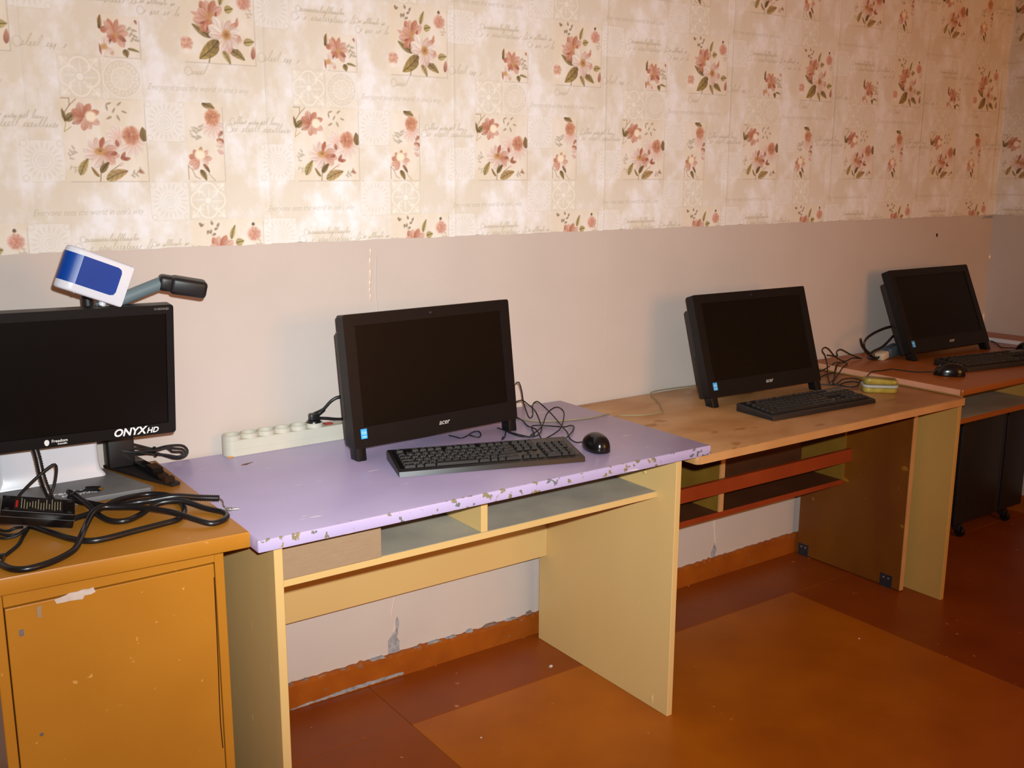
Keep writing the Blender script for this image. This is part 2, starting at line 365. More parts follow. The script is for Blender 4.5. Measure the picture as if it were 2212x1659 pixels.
for q in range(5): petal(o, 1.62, .98, 215+q*32, .38, .2, PNK, WHT, .8, .1, c, blunt=1.5)
peony(o, 1.62, 1.14, .26, (198, 136, 106), (214, 160, 136), 34, 3, c)
petal(o, 1.95, 1.0, 96, .36, .2, (120, 98, 60), DOL, .9, 0, c)
for q in ((165, .46, .22, PNK, WHT), (190, .44, .22, PNK, WHT), (130, .44, .17, PNK, WHT), (105, .4, .16, WHT, PNK), (78, .4, .13, DEEP, DEEP), (45, .42, .18, PNK, WHT), (20, .42, .2, SAL, PNK), (-40, .42, .24, SAL, PNK), (-85, .4, .24, PNK, WHT), (-120, .42, .24, PNK, WHT), (-10, .46, .18, DEEP, PNK)): petal(o, .86, .7, *q[:3], q[3], q[4], .92, .08, c, blunt=1.5)
blob(o, .84, .74, .14, .09, YBR, .9, .6, c)
for q in range(8): petal(o, .84, .72, 40+q*14, .13, .02, RBR, YBR, .7, 0, c)
for q in ((1.25, .72, 200), (1.32, .6, -20), (1.36, .58, 60), (1.28, .86, 100), (1.4, .55, 10)): petal(o, q[0], q[1], q[2], .18, .1, RBR, DEEP, .8, 0, c)
leaf(o, .33, .16, 62, .46, .2, OLV, (190, 166, 98), c); leaf(o, .95, .05, 22, .58, .26, OLV, YBR, c); leaf(o, .82, .22, 50, .34, .16, DOL, DOL, c); leaf(o, .78, .12, 125, .3, .09, OLV, YBR, c)
line(o, [(.8, .0), (.82, .18), (.9, .5)], .022, DOL, .8, c); line(o, [(1.05, .25), (1.3, .42)], .02, DOL, .7, c); petal(o, 1.28, .4, 20, .16, .1, PNK, WHT, .8, 0, c)
sprig(o, 1.55, .16, .3, 20, GRO, c, 6, 2, .7); petal(o, 1.76, .28, -30, .16, .09, RBR, SAL, .7, 0, c); sprig(o, .1, .55, .3, 60, GRO, c, 6, 4, .55); sprig(o, .12, .4, .25, -40, GRO, c, 4, 5, .5)
border(c)
# narrow upright: peony above, small blossom below
o, c = panel(1, 0, 1, 2)
leaf(o, .46, 1.98, -20, .36, .18, DOL, OLV, c)
for q in range(7): petal(o, .72, 1.45, 190+q*26, .36, .2, PNK, WHT, .8, .1, c, blunt=1.5)
peony(o, .72, 1.64, .24, (200, 138, 106), (214, 160, 134), 26, 8, c)
petal(o, .98, 1.3, 230, .2, .1, RBR, SAL, .8, 0, c); petal(o, .8, 1.08, -15, .26, .14, SAL, RBR, .9, 0, c); petal(o, .98, .95, 180, .22, .2, PNK, WHT, .8, 0, c); petal(o, .98, .72, 150, .2, .12, (214, 160, 160), PNK, .7, 0, c)
sprig(o, .25, 1.05, .38, 75, GRO, c, 7, 6, .6); sprig(o, .1, 1.2, .2, 60, GRO, c, 4, 9, .5)
flower(o, .33, .56, [(160, .3, .18, DEEP, SAL), (200, .32, .18, SAL, PNK), (235, .32, .17, SAL, PNK), (120, .3, .14, DEEP, SAL), (80, .34, .12, DEEP, YBR), (45, .34, .14, SAL, PNK), (5, .34, .16, SAL, PNK), (-25, .26, .12, WHT, PNK)], c)
blob(o, .34, .68, .14, .13, (242, 232, 206), .95, .5, c); leaf(o, .34, .3, -62, .32, .15, DOL, OLV, c); leaf(o, .42, .45, -55, .28, .1, SAL, DOL, c)
line(o, [(.0, .42), (.12, .3), (.2, .12), (.32, .06)], .02, DOL, .6, c); line(o, [(.55, .2), (.72, .02)], .018, DOL, .5, c); line(o, [(.02, .4), (.02, .05)], .02, DOL, .6, c)
border(c)
# tall panel: two big blossoms and broad leaves
o, c = panel(1, 3, 2, 2)
for q in ((.22, 1.92, -60), (.24, 1.82, 30), (.45, 1.72, -100), (.5, 1.62, 70), (.62, 1.72, 30), (.66, 1.62, 200), (.7, 1.8, 60), (.58, 1.85, 110)): petal(o, q[0], q[1], q[2], .13, .07, (130, 104, 84), GRO, .8, 0, c)
leaf(o, 1.08, 1.46, 72, .4, .13, OLV, (198, 180, 110), c); leaf(o, 1.2, 1.34, 15, .24, .2, OLV, (196, 178, 108), c)
peony(o, 1.72, 1.58, .22, (214, 154, 132), PNK, 26, 12, c, (176, 100, 80)); petal(o, 1.72, 1.8, 100, .1, .09, DOL, (70, 60, 70), .9, 0, c)
leaf(o, .86, .66, 152, .62, .2, DOL, OLV, c); leaf(o, 1.0, .58, 222, .72, .36, DOL, (190, 164, 92), c); leaf(o, 1.26, .4, -32, .52, .22, DOL, OLV, c); leaf(o, 1.1, .34, -60, .4, .16, OLV, (200, 180, 130), c); leaf(o, 1.68, .56, 10, .3, .2, OLV, (198, 180, 116), c)
for q in ((118, .46, .2, DEEP, SAL), (98, .44, .22, SAL, PNK), (70, .48, .2, DEEP, SAL), (40, .46, .24, SAL, PNK), (165, .5, .11, SAL, PNK), (190, .44, .28, SAL, PNK), (235, .42, .2, DEEP, SAL), (258, .36, .2, DEEP, PNK), (285, .3, .18, SAL, SAL), (145, .36, .2, SAL, PNK)): petal(o, .78, 1.12, *q[:3], q[3], q[4], .94, .06, c, blunt=1.5)
blob(o, .8, 1.16, .1, .12, YBR, .7, .8, c)
for q in ((.98, 1.0, 250), (.66, 1.02, 200), (.95, 1.15, 80), (.72, .9, 260)): petal(o, q[0], q[1], q[2], .16, .06, RBR, DEEP, .85, 0, c)
for q in ((125, .56, .24, WHT, WHT), (155, .5, .26, WHT, WHT), (180, .46, .22, PNK, WHT), (95, .4, .16, PNK, WHT), (70, .42, .18, WHT, PNK), (45, .48, .16, WHT, SAL), (20, .42, .18, WHT, WHT), (-15, .46, .24, WHT, PNK), (-45, .44, .24, PNK, WHT), (-80, .46, .24, WHT, PNK), (-110, .44, .22, PNK, WHT)): petal(o, 1.2, .72, *q[:3], q[3], q[4], .92, .06, c, blunt=1.5)
blob(o, 1.22, .74, .12, .13, YBR, .95, .6, c)
for q in range(8): petal(o, 1.22, .74, q*45+10, .13, .03, RBR, YBR, .7, 0, c)
petal(o, 1.5, .95, 80, .25, .1, SAL, SAL, .8, 0, c); petal(o, 1.55, .55, 80, .2, .12, PNK, SAL, .8, 0, c)
peony(o, .14, .46, .2, (220, 170, 146), PNK, 22, 16, c, (150, 92, 70)); blob(o, .14, .27, .09, .07, WHT, .9, .5, c); petal(o, 1.92, .16, 85, .34, .13, RBR, SAL, .85, 0, c)
line(o, [(.72, .02), (.76, .2)], .03, DOL, .8, c); line(o, [(.5, .1), (.56, .24)], .03, DOL, .7, c); sprig(o, 1.8, 1.2, .25, 60, GRO, c, 4, 21, .5)
border(c)
# small square
o, c = panel(5, 3, 1, 1)
leaf(o, .04, .65, 84, .34, .12, DOL, YBR, c); petal(o, .06, .62, 15, .22, .16, DEEP, SAL, .9, 0, c)
for q in ((112, .4, .16, DEEP, SAL), (128, .4, .14, SAL, PNK), (78, .38, .13, SAL, SAL), (40, .36, .18, SAL, PNK), (8, .34, .18, SAL, PNK), (215, .26, .2, DEEP, SAL), (250, .22, .16, DEEP, SAL), (-55, .36, .2, SAL, PNK), (-30, .3, .12, SAL, RBR), (160, .22, .14, SAL, PNK)): petal(o, .4, .54, *q[:3], q[3], q[4], .92, .06, c, blunt=1.4)
blob(o, .42, .53, .06, .06, YBR, .9, .7, c)
for q in range(6): petal(o, .14, .24, q*60+20, .26, .16, PNK if q % 2 else WHT, WHT, .85, .05, c, blunt=1.5)
blob(o, .12, .24, .08, .07, YBR, .85, .7, c); petal(o, .0, .3, -80, .26, .06, RBR, DEEP, .8, 0, c); petal(o, .28, .04, 60, .12, .1, PNK, SAL, .7, 0, c)
petal(o, .3, .45, 250, .14, .04, RBR, (80, 60, 60), .8, 0, c); leaf(o, .6, .2, -70, .2, .16, DOL, OLV, c); leaf(o, .68, .22, -12, .3, .08, OLV, (196, 184, 132), c)
sprig(o, .78, .76, .36, -75, GRO, c, 6, 31, .7); petal(o, .9, .92, -70, .12, .06, (110, 70, 80), SAL, .8, 0, c); border(c)
# embossed ornament tiles
LT = (237, 231, 220); DK = (206, 198, 180)
def orn_base(x, y, col, al=.5): w = win(x+.02, y+.02, x+.98, y+.98); blend(w, np.full((w[3].shape[0], w[2].shape[1]), al), col)
def quatrefoil(x, y):
    o = (x, y); orn_base(x, y, (217, 209, 190), .5); c = (x, y, x+1, y+1)
    for k in range(4):
        a = k*math.pi/2; cx, cy = .5+.22*math.cos(a), .5+.22*math.sin(a)
        pts = [(cx+.24*math.cos(a+t), cy+.24*math.sin(a+t)) for t in np.linspace(-1.9, 1.9, 18)]
        line(o, pts, .035, LT, .8); petal(o, .5, .5, k*90, .42, .09, LT, LT, .8, 0, c)
        petal(o, .5+.1*math.cos(a+.8), .5+.1*math.sin(a+.8), k*90+45, .26, .12, LT, LT, .6, 0, c)
        line(o, [(.5+.3*math.cos(a+.785), .5+.3*math.sin(a+.785)), (.5+.62*math.cos(a+.785), .5+.62*math.sin(a+.785))], .04, LT, .7)
        blob(o, .5+.56*math.cos(a+.785), .5+.56*math.sin(a+.785), .06, .06, LT, .7, .6); blob(o, .5+.5*math.cos(a+.95), .5+.5*math.sin(a+.95), .04, .04, LT, .6, .6); blob(o, .5+.5*math.cos(a+.62), .5+.5*math.sin(a+.62), .04, .04, LT, .6, .6)
    blob(o, .5, .5, .11, .11, LT, .9, .3); ring(o, .5, .5, .1, .02, DK, .6); line((0, 0), [(x, y), (x+1, y), (x+1, y+1), (x, y+1), (x, y)], .014, DK, .5)
def medallion(x, y):
    o = (x, y); orn_base(x, y, (228, 221, 208), .5)
    for r in (.46, .43, .26): ring(o, .5, .5, r, .018, DK if r == .43 else LT, .7)
    for k in range(12): ring(o, .5+.345*math.cos(k*.5236), .5+.345*math.sin(k*.5236), .055, .016, DK, .55)
    for k in range(8): petal(o, .5, .5, k*45, .22, .08, LT, LT, .6, 0)
    for k in range(4): ring(o, .5+.6*math.cos(k*1.571+.785), .5+.6*math.sin(k*1.571+.785), .06, .018, LT, .6)
    line((0, 0), [(x, y), (x+1, y), (x+1, y+1), (x, y+1), (x, y)], .014, DK, .45)
def rosette(x, y):
    o = (x, y); orn_base(x, y, (232, 228, 222), .7)
    for r, a in ((.12, .45), (.2, .4), (.28, .25)): ring(o, .5, .5, r, .016, (206, 202, 192), a)
    blob(o, .5, .5, .08, .08, (214, 212, 204), .4, .5)
    for k in range(20): petal(o, .5+.3*math.cos(k*.3142), .5+.3*math.sin(k*.3142), k*18, .17, .05, (214, 208, 192), (226, 220, 206), .45, 0)
    for k in range(4): ring(o, .5+.58*math.cos(k*1.571+.785), .5+.58*math.sin(k*1.571+.785), .07, .016, (210, 204, 188), .5)
    line((0, 0), [(x, y), (x+1, y), (x+1, y+1), (x, y+1), (x, y)], .012, DK, .4)
quatrefoil(4, 2); medallion(5, 2); quatrefoil(1, 5); rosette(0, 5); rosette(0, 1); rosette(3, 0); rosette(3, 4)
# faint copperplate writing
def script(txt, u, v, h, al=.55, col=(158, 148, 124)):
    bm = text_bm(txt, h*1.35, shear=.45, bold=-.006*h, ex=0, align='LEFT', sx=.8)
    bmesh.ops.triangulate(bm, faces=bm.faces[:])
    for f in bm.faces:
        (ax, ay), (bx, by), (cx, cy) = [(q.co.x+u, q.co.y+v) for q in f.verts]
        w = win(min(ax, bx, cx), min(ay, by, cy), max(ax, bx, cx), max(ay, by, cy))
        if w is None: continue
        d = (by-cy)*(ax-cx)+(cx-bx)*(ay-cy)
        if abs(d) < 1e-12: continue
        l1 = ((by-cy)*(w[2]-cx)+(cx-bx)*(w[3]-cy))/d; l2 = ((cy-ay)*(w[2]-cx)+(ax-cx)*(w[3]-cy))/d
        blend(w, ((l1 >= -.02) & (l2 >= -.02) & (l1+l2 <= 1.02))*al, col)
    bm.free()
script("Everyone sees the world in one's way", .1, 2.34, .16, .4); script("Everyone sees the world in one's way", 3.15, 5.25, .16, .4)
def scrawl(u, v, w_, h, seed, al=.42):
    g = np.random.default_rng(seed); p = []; x = u; col = (158, 148, 122)
    while x < u+w_:
        a = h*(.28+.2*g.random()+(.75 if g.random() < .22 else 0)); d = -h*.5 if g.random() < .12 else 0; adv = h*(.3+.12*g.random())
        for q in np.linspace(0, 2*math.pi, 11)[:-1]:
            yy = (a-d)*(1-math.cos(q))/2+d*(1 if .8 < q < 5 else 0); p.append((x+adv*q/(2*math.pi)+.16*h*math.sin(q)+yy*.55, v+yy))
        x += adv
        if g.random() < .16: line((0, 0), p, .011, col, al); p = []; x += h*.55
    if p: line((0, 0), p, .011, col, al)
    line((0, 0), [(u-.2*h+h*.42*math.cos(k*.35), v+h*.35+h*.5*math.sin(k*.35)) for k in range(17)], .011, col, al)
scrawl(2.2, 1.3, 1.7, .22, 1); scrawl(2.3, 1.5, 1.2, .16, 2); scrawl(4.2, 4.3, 1.7, .22, 3); scrawl(4.3, 4.52, 1.3, .16, 4); scrawl(.1, 4.1, .85, .2, 5); scrawl(.05, 4.35, .8, .14, 6); scrawl(3.2, 3.15, 1, .24, 7); scrawl(1.2, 2.7, .5, .22, 8)
TILE = IMG.reshape(TN//2, 2, TN//2, 2, 3).mean((1, 3)); TN2 = TN//2
TILE = np.clip(TILE/255, 0, 1); TILE = np.where(TILE <= .04045, TILE/12.92, ((TILE+.055)/1.055)**2.4)

Z_FLOOR_WP = 1.3967          # height of the bottom edge of the large print squares
WP0, WP1 = 1.2455, 2.75
def strip_mesh(u_start, width, name):
    nx = max(2, int(round(width/.00147))+1); xs = np.linspace(0, width, nx)
    zs = np.concatenate([np.arange(WP0, 2.22, .00147), np.arange(2.22, WP1, .006), [WP1]]); nz = len(zs)
    X, Zz = np.meshgrid(xs, zs)
    Y = -.0012-.0007*np.exp(-(X/.004)**2)-.0005*np.exp(-((width-X)/.004)**2)
    Y = Y-.0004*np.sin(Zz*9+X*14)-.0003*np.sin(X*31+Zz*5)
    zb = Zz.copy(); zb[0] += .0010*np.sin(xs*23.7)+.0006*np.sin(xs*91+1)
    co = np.stack([X, Y, zb], -1).reshape(-1, 3).astype(np.float32)
    i = np.arange(nx*nz).reshape(nz, nx); q = np.stack([i[:-1, :-1], i[:-1, 1:], i[1:, 1:], i[1:, :-1]], -1).reshape(-1, 4)
    me = bpy.data.meshes.new(name); me.vertices.add(len(co)); me.vertices.foreach_set('co', co.ravel())
    me.loops.add(q.size); me.loops.foreach_set('vertex_index', q.ravel().astype(np.int32)); me.polygons.add(len(q))
    me.polygons.foreach_set('loop_start', np.arange(0, q.size, 4, dtype=np.int32)); me.update(calc_edges=True)
    uu = ((X/CELL+u_start) % 6)/6*TN2; vv = (((Zz-Z_FLOOR_WP)/CELL) % 6)/6*TN2
    col = TILE[vv.astype(int) % TN2, uu.astype(int) % TN2].reshape(-1, 3)
    at = me.color_attributes.new('print', 'FLOAT_COLOR', 'POINT')
    at.data.foreach_set('color', np.concatenate([col, np.ones((len(col), 1))], 1).astype(np.float32).ravel())
    me.polygons.foreach_set('use_smooth', np.ones(len(q), bool)); me.materials.append(M['wallpaper']); return me

# ---------------------------------------------------------------- the room
XL, XR, YF, ZC = -2.4, 3.505, -5.0, 2.75
def struct(name, bm, m): return tag(obj(name, bm, m), kind='structure')
floor = struct('floor', B(XL, XR, YF, 0, -.06, -.004), M['floor_gap'])
g = .0016
def sheet(x0, x1, y0, y1, m, dz=0):
    obj('floor_sheet', B(x0+g/2, x1-g/2, y0+g/2, y1-g/2, -.004, dz, .0008, 1), m, floor)
for (x0, x1, y0, y1, k) in [(XL, -1.0, -.26, 0, 1), (-1.0, .507, -.256, 0, 1), (.507, 2.015, -.262, 0, 1), (2.015, XR, -.27, 0, 1),
        (XL, -1.0, -1.78, -.26, 0), (-1.0, .507, -1.78, -.256, 1), (.507, 2.015, -1.8, -.262, 0), (2.015, XR, -1.79, -.27, 1),
        (XL, -.2, -3.3, -1.78, 0), (-.2, 1.3, -3.3, -1.8, 1), (1.3, 2.8, -3.3, -1.8, 0), (2.8, XR, -3.3, -1.8, 1), (XL, .6, YF, -3.3, 1), (.6, XR, YF, -3.3, 0)]:
    sheet(x0, x1, y0, y1, M['floor_b' if k else 'floor_a'])
wall = struct('wall_back', B(XL-.1, XR+.1, 0, .1, 0, ZC), M['paint'])
wallr = struct('wall_right', B(XR, XR+.1, YF, 0, 0, ZC), M['paint'])
struct('wall_left', B(XL-.1, XL, YF, 0, 0, ZC), M['farwall']); struct('wall_front', B(XL-.1, XR+.1, YF-.1, YF, 0, ZC), M['farwall'])
struct('ceiling', B(XL-.1, XR+.1, YF-.1, .1, ZC, ZC+.1), M['ceiling'])
SM = strip_mesh(.285/CELL % 6, .53, 'wallpaper_strip')
for k in range(-5, 6): obj('wallpaper_strip', None, None, wall, data=SM, loc=(.285+.53*k, 0, 0))
xe = .285+.53*6
obj('wallpaper_strip', None, None, wall, data=strip_mesh(.285/CELL % 6, XR-xe, 'wallpaper_strip'), loc=(xe, 0, 0))
SR = strip_mesh(3.9, .53, 'wallpaper_strip')
for k in range(3): obj('wallpaper_strip', None, None, wallr, data=SR, loc=(XR, -.53*k, 0), rot=(0, 0, R(-90)))
# baseboards with an uneven, brushed top edge
def skirting(name, L_, seed):
    bm = new(); rnd = random.Random(seed); n = int(L_/.012); prev = None; h = .068
    for i in range(n+1):
        x = L_*i/n; t = h+.004*math.sin(x*3)+rnd.uniform(-.0022, .0022)+(.004 if rnd.random() < .06 else 0)
        q = [bm.verts.new(p) for p in ((x, -.016, 0), (x, -.016, t-.006), (x, -.009, t), (x, 0, t+.001), (x, 0, 0))]
        if prev:
            for a in range(4): bm.faces.new((prev[a], prev[a+1], q[a+1], q[a]))
        else: bm.faces.new(q)
        prev = q
    bm.faces.new(prev[::-1]); bmesh.ops.recalc_face_normals(bm, faces=bm.faces[:]); return bm
bb = struct('baseboard_back', skirting('b', XR-XL, 3), M['skirt']); bb.location = (XL, 0, 0)
br = struct('baseboard_right', skirting('b', -YF, 4), M['skirt']); br.location = (XR, -.016, 0); br.rotation_euler = (0, 0, R(-90))
def ragged(pts, y0, y1, seed, jit):
    rnd = random.Random(seed); out = []
    for (a, b), (c2, d) in zip(pts, pts[1:]+pts[:1]):
        k = max(1, int(math.hypot(c2-a, d-b)/.008))
        for i in range(k): out.append((a+(c2-a)*i/k+rnd.uniform(-jit, jit), b+(d-b)*i/k+rnd.uniform(-jit, jit)))
    return prism(new(), out, y0, y1, 'xz')
o = obj('bare_plaster_patch', ragged([(.58, .064), (.618, .066), (.617, .1), (.612, .118), (.6, .13), (.582, .112)], -.0012, .0005, 2, .002), M['plaster'], wall); o['label'] = 'chipped grey plaster patch above the baseboard'
obj('bare_plaster_patch', ragged([(.606, .118), (.613, .12), (.618, .165), (.612, .178), (.607, .15)], -.001, .0005, 5, .0015), M['plaster'], wall)
obj('bare_plaster_patch', ragged([(1.885, .066), (1.905, .066), (1.912, .1), (1.898, .125), (1.886, .09)], -.0012, .0005, 7, .002), M['plaster'], wall)
for k, (xa, za, zb_) in enumerate([(.6, .13, .30), (1.9, .11, .40)]):
    obj('paint_ridge', tube(new(), [(xa+.006*math.sin(i*2.1+k), .0, za+(zb_-za)*i/6) for i in range(7)], .0022, 6), M['gloss_paint'], wall, smooth=True)
obj('exposed_plaster_line', ragged([(.26, .002), (.62, .004), (.62, .012), (.45, .014), (.3, .006)], -.0172, -.0155, 9, .0012), M['plaster'], bb, world=True)
rnd = random.Random(21); x = .27
while x < 1.07:
    w_ = rnd.uniform(.012, .06); h_ = rnd.uniform(.002, .006)
    if not .57 < x < .63: obj('exposed_plaster_line', ragged([(x, .067), (x+w_, .067), (x+w_*.8, .067+h_*1.6), (x+w_*.2, .068+h_)], -.0105, -.0005, int(x*1000), .0012), M['plaster' if rnd.random() < .6 else 'dirt'], bb, world=True)
    x += w_+rnd.uniform(.004, .04)
# glossy paint blisters on the wall seam behind the middle computer and in the corner
def blister(x, y, z0, z1, w, par):
    bm = new(); bmesh.ops.create_uvsphere(bm, u_segments=14, v_segments=12, radius=1)
    bmesh.ops.transform(bm, matrix=Matrix.Translation((x, y, (z0+z1)/2)) @ Matrix.Diagonal((w, w*.8, (z1-z0)/2, 1)), verts=bm.verts)
    obj('paint_blister', bm, M['gloss_paint'], par, smooth=True)
for (x, z0, z1, w) in ((.5535, 1.138, 1.172, .0042), (.551, 1.12, 1.142, .0038), (.5505, 1.104, 1.123, .0034), (.552, 1.085, 1.106, .003), (.553, 1.17, 1.2, .0026), (.5555, 1.2, 1.225, .0026)): blister(x, 0, z0, z1, w, wall)
obj('paint_ridge', tube(new(), [(.572, 0, 1.2), (.568, 0, 1.12), (.571, 0, 1.07), (.575, 0, 1.0), (.572, 0, .8)], .0016, 6), M['paint'], wall, smooth=True)
for (x, z) in ((1.36, 1.0), (1.93, .98)):
    obj('paint_ridge', tube(new(), [(x, .0011, 1.22), (x+.006, .0011, z), (x-.004, .0011, z-.25)], .0014, 6), M['paint'], wall, smooth=True)
blister(XR-.002, -.002, .76, .83, .006, wallr); blister(XR-.002, -.002, 1.05, 1.08, .007, wallr)
obj('wall_nick', ragged([(3.1, 1.165), (3.11, 1.167), (3.108, 1.18), (3.1, 1.178)], -.0008, .0003, 3, .001), M['dark_gap'], wall)
obj('wall_nick', ragged([(3.42, 1.232), (3.5, 1.23), (3.5, 1.242), (3.44, 1.241)], -.0008, .0003, 4, .002), M['plaster'], wall)
# unseen window added behind the camera for the warm light, panes glow faintly
wn = struct('added_window_1', B(1.1, 2.7, YF-.02, YF+.012, 1.05, 1.07), M['white'])
for (x0, x1, z0, z1) in ((1.1, 1.15, 1.05, 2.45), (2.65, 2.7, 1.05, 2.45), (1.88, 1.92, 1.07, 2.4), (1.1, 2.7, 2.4, 2.45)): obj('added_window_frame', B(x0, x1, YF-.01, YF+.014, z0, z1), M['white'], wn)
for x0 in (1.15, 1.92): obj('glow_pane', B(x0, x0+.73, YF+.001, YF+.004, 1.07, 2.4), M['glow_pane'], wn)

# ---------------------------------------------------------------- orange cabinet
C = thing('cabinet', 'orange painted wooden cabinet with worn door, left of the lilac desk', 'cabinet', (-.033, -.6, 0))
obj('top_slab', prism(new(), [(-.52, .014), (0, -.008), (0, .585), (-.52, .585)], .717, .75, 'xy', .004, 2), M['orange'], C, smooth='a')
bm = new(); box(bm, -.446, -.428, .03, .57, 0, .717, .001, 1); box(bm, -.058, -.04, .03, .57, 0, .717, .001, 1); box(bm, -.428, -.058, .55, .57, .05, .717); box(bm, -.428, -.058, .03, .55, .05, .068)
obj('body', bm, M['orange'], C)
obj('front_rail', B(-.4275, -.0585, .028, .046, .689, .717, .001, 1), M['orange'], C); obj('front_rail', B(-.4275, -.0585, .028, .046, .0, .05, .001, 1), M['orange'], C)
D = obj('door', B(-.4262, -.0612, .026, .044, .052, .6868, .0015, 2), M['orange'], C)
obj('shade_board', B(-.4278, -.0582, .05, .056, .05, .7), M['dark_gap'], C)  # dark board added behind the door to put shade in its gaps
obj('lock_plate', prism(new(), rrect(-.408, -.4, .632, .645, .0025), .0252, .0262, 'xz'), M['metal'], D)
obj('wood_chip', ragged([(-.376, .66), (-.369, .66), (-.369, .68), (-.377, .68)], .0252, .0262, 4, .001), M['cardboard'], D)
obj('tape_scrap', ragged([(-.345, .676), (-.33, .678), (-.3, .674), (-.296, .68), (-.278, .683), (-.28, .693), (-.31, .692), (-.348, .687)], .0248, .0262, 6, .002), M['tape'], D)
obj('screw_hole', lathe(new(), [(.001, 0), (.0035, 0), (.0035, .001)], 10, Matrix.Translation((-.388, .0252, .44)) @ Matrix.Rotation(R(90), 4, 'X')), M['metal'], D)
obj('door_split', tube(new(), [(-.0622, .0262, .66), (-.064, .026, .5), (-.0665, .026, .37), (-.065, .026, .3)], .0011, 5), M['dark_gap'], D)

# ---------------------------------------------------------------- lilac desk
ZT1 = .739
K = thing('computer_desk', 'cream computer desk with a chipped lilac painted top and open shelf', 'desk', (0, 0, 0))
bm = prism(new(), rrect(-.03, 1.182, -.64, -.012, .004, 3), ZT1-.025, ZT1, 'xy', .003, 2)
obj('desktop', bm, M['lilac'], K, smooth='a')
obj('side_panel', B(.0095, .0275, -.617, -.03, 0, ZT1-.0252, .001, 1), M['cream'], K)
obj('side_panel', B(1.084, 1.102, -.617, -.045, 0, ZT1-.0252, .001, 1), M['cream'], K)
SH = obj('shelf', B(.0277, 1.0838, -.55, -.065, .594, .6095, .001, 1), M['cream'], K)
obj('shelf_dust', B(.029, 1.0825, -.547, -.066, .6094, .6101), M['dust'], SH)
obj('divider', B(.537, .555, -.548, -.067, .6103, ZT1-.0253, .001, 1), M['cream'], K)
obj('back_panel', B(.0277, 1.0838, -.083, -.067, .283, .5938, .001, 1), M['cream'], K)
obj('cam_bolt', lathe(new(), [(.001, .002), (.006, .0015), (.007, 0)], 12, Matrix.Translation((1.084, -.5, .65)) @ Matrix.Rotation(R(-90), 4, 'Y')), M['cream'], K, smooth=True)
bx = thing('cardboard_box', 'flat brown cardboard box lying on the shelf under the lilac desktop', 'box', (.155, -.553, .6103))
bm = new(); box(bm, -.124, .122, 0, .24, 0, .066, .001, 1); obj('carton', bm, M['cardboard'], bx)
obj('flap', B(-.124, .121, .004, .24, .0662, .0685), M['cardboard'], bx); obj('flap', B(-.124, .118, .02, .238, .0687, .071), M['cardboard'], bx)

# ---------------------------------------------------------------- worn wooden desk
ZT2 = .7138
K = thing('computer_desk', 'worn varnished wood desk with brown side panel and red-brown rails, between lilac and far desk', 'desk')
DT = obj('desktop', prism(new(), rrect(1.14, 2.352, -.633, -.01, .012, 3), ZT2-.0235, ZT2, 'xy', .002, 2), M['wood2'], K, smooth='a')
obj('edge_band', B(1.152, 2.34, -.6345, -.6331, ZT2-.0225, ZT2-.001), M['wood2edge'], DT)
P2 = obj('side_panel', B(2.322, 2.34, -.472, -.03, .004, ZT2-.024, .001, 1), M['brown'], K)
for (a, b) in ((-.082, -.036), (-.442, -.394)):
    br_ = obj('corner_bracket', B(2.3196, 2.3219, a, b, 0, .046, .0006, 1), M['bracket'], P2)
    for q in (.3, .7): obj('screw', lathe(new(), [(.001, .001), (.0035, .0006), (.004, 0)], 8, Matrix.Translation((2.3196, a+(b-a)*q, .034)) @ Matrix.Rotation(R(-90), 4, 'Y')), M['metal'], br_)
obj('side_panel', B(1.155, 1.173, -.472, -.03, 0, ZT2-.024, .001, 1), M['brown'], K)
obj('edge_strip', B(2.3215, 2.3405, -.475, -.4722, .004, ZT2-.024), M['wood2edge'], P2)
obj('shelf', B(1.1735, 2.3215, -.213, -.03, .326, .34), M['darkback'], K)
obj('shelf_edge', B(1.1735, 2.3195, -.216, -.2132, .3235, .3415, .0008, 1), M['redbrown'], K)
obj('front_rail', B(1.1735, 2.3215, -.242, -.226, .414, .46, .001, 1), M['redbrown'], K)
obj('back_panel', B(1.1735, 2.3215, -.03, -.022, .32, ZT2-.024), M['darkback'], K)
obj('divider', B(1.683, 1.7, -.21, -.031, .3405, ZT2-.024), M['oliveyellow'], K)
obj('divider_edge', B(1.681, 1.7, -.2165, -.2102, .342, ZT2-.024), M['wood2edge'], K)
obj('cleat', B(2.31, 2.3217, -.215, -.031, .3405, ZT2-.024), M['oliveyellow'], K)

# ---------------------------------------------------------------- far desk
ZT3 = .738
K = thing('computer_desk', 'far orange wood desk with pale edge, in the corner by the right wall', 'desk')
DT = obj('desktop', prism(new(), rrect(2.346, 3.49, -.622, -.008, .006, 3), ZT3-.02, ZT3, 'xy', .0025, 2), M['wood3'], K, smooth='a')
obj('edge_band', B(2.3446, 2.3459, -.612, -.015, ZT3-.019, ZT3-.001), M['pale_edge'], DT)
obj('side_panel', B(2.374, 2.392, -.596, -.03, 0, ZT3-.0202, .001, 1), M['ochre_cream'], K); obj('side_panel', B(3.465, 3.483, -.2, -.03, 0, ZT3-.0202, .001, 1), M['ochre_cream'], K)
SH = obj('shelf', B(2.3922, 3.4648, -.582, -.04, .606, .6235, .001, 1), M['wood3'], K); obj('shelf_dust', B(2.3935, 3.463, -.578, -.041, .6234, .6241), M['dust'], SH)
obj('divider', B(2.93, 2.948, -.575, -.041, .6243, ZT3-.0203), M['ochre_cream'], K); obj('back_panel', B(2.3922, 3.4648, -.052, -.04, .6243, ZT3-.0203), M['ochre_cream'], K)
bw = thing('wooden_board', 'narrow orange board with a white edge lying on the far desk by the right wall', 'board', (3.41, -.33, ZT3), (0, 0, R(4)))
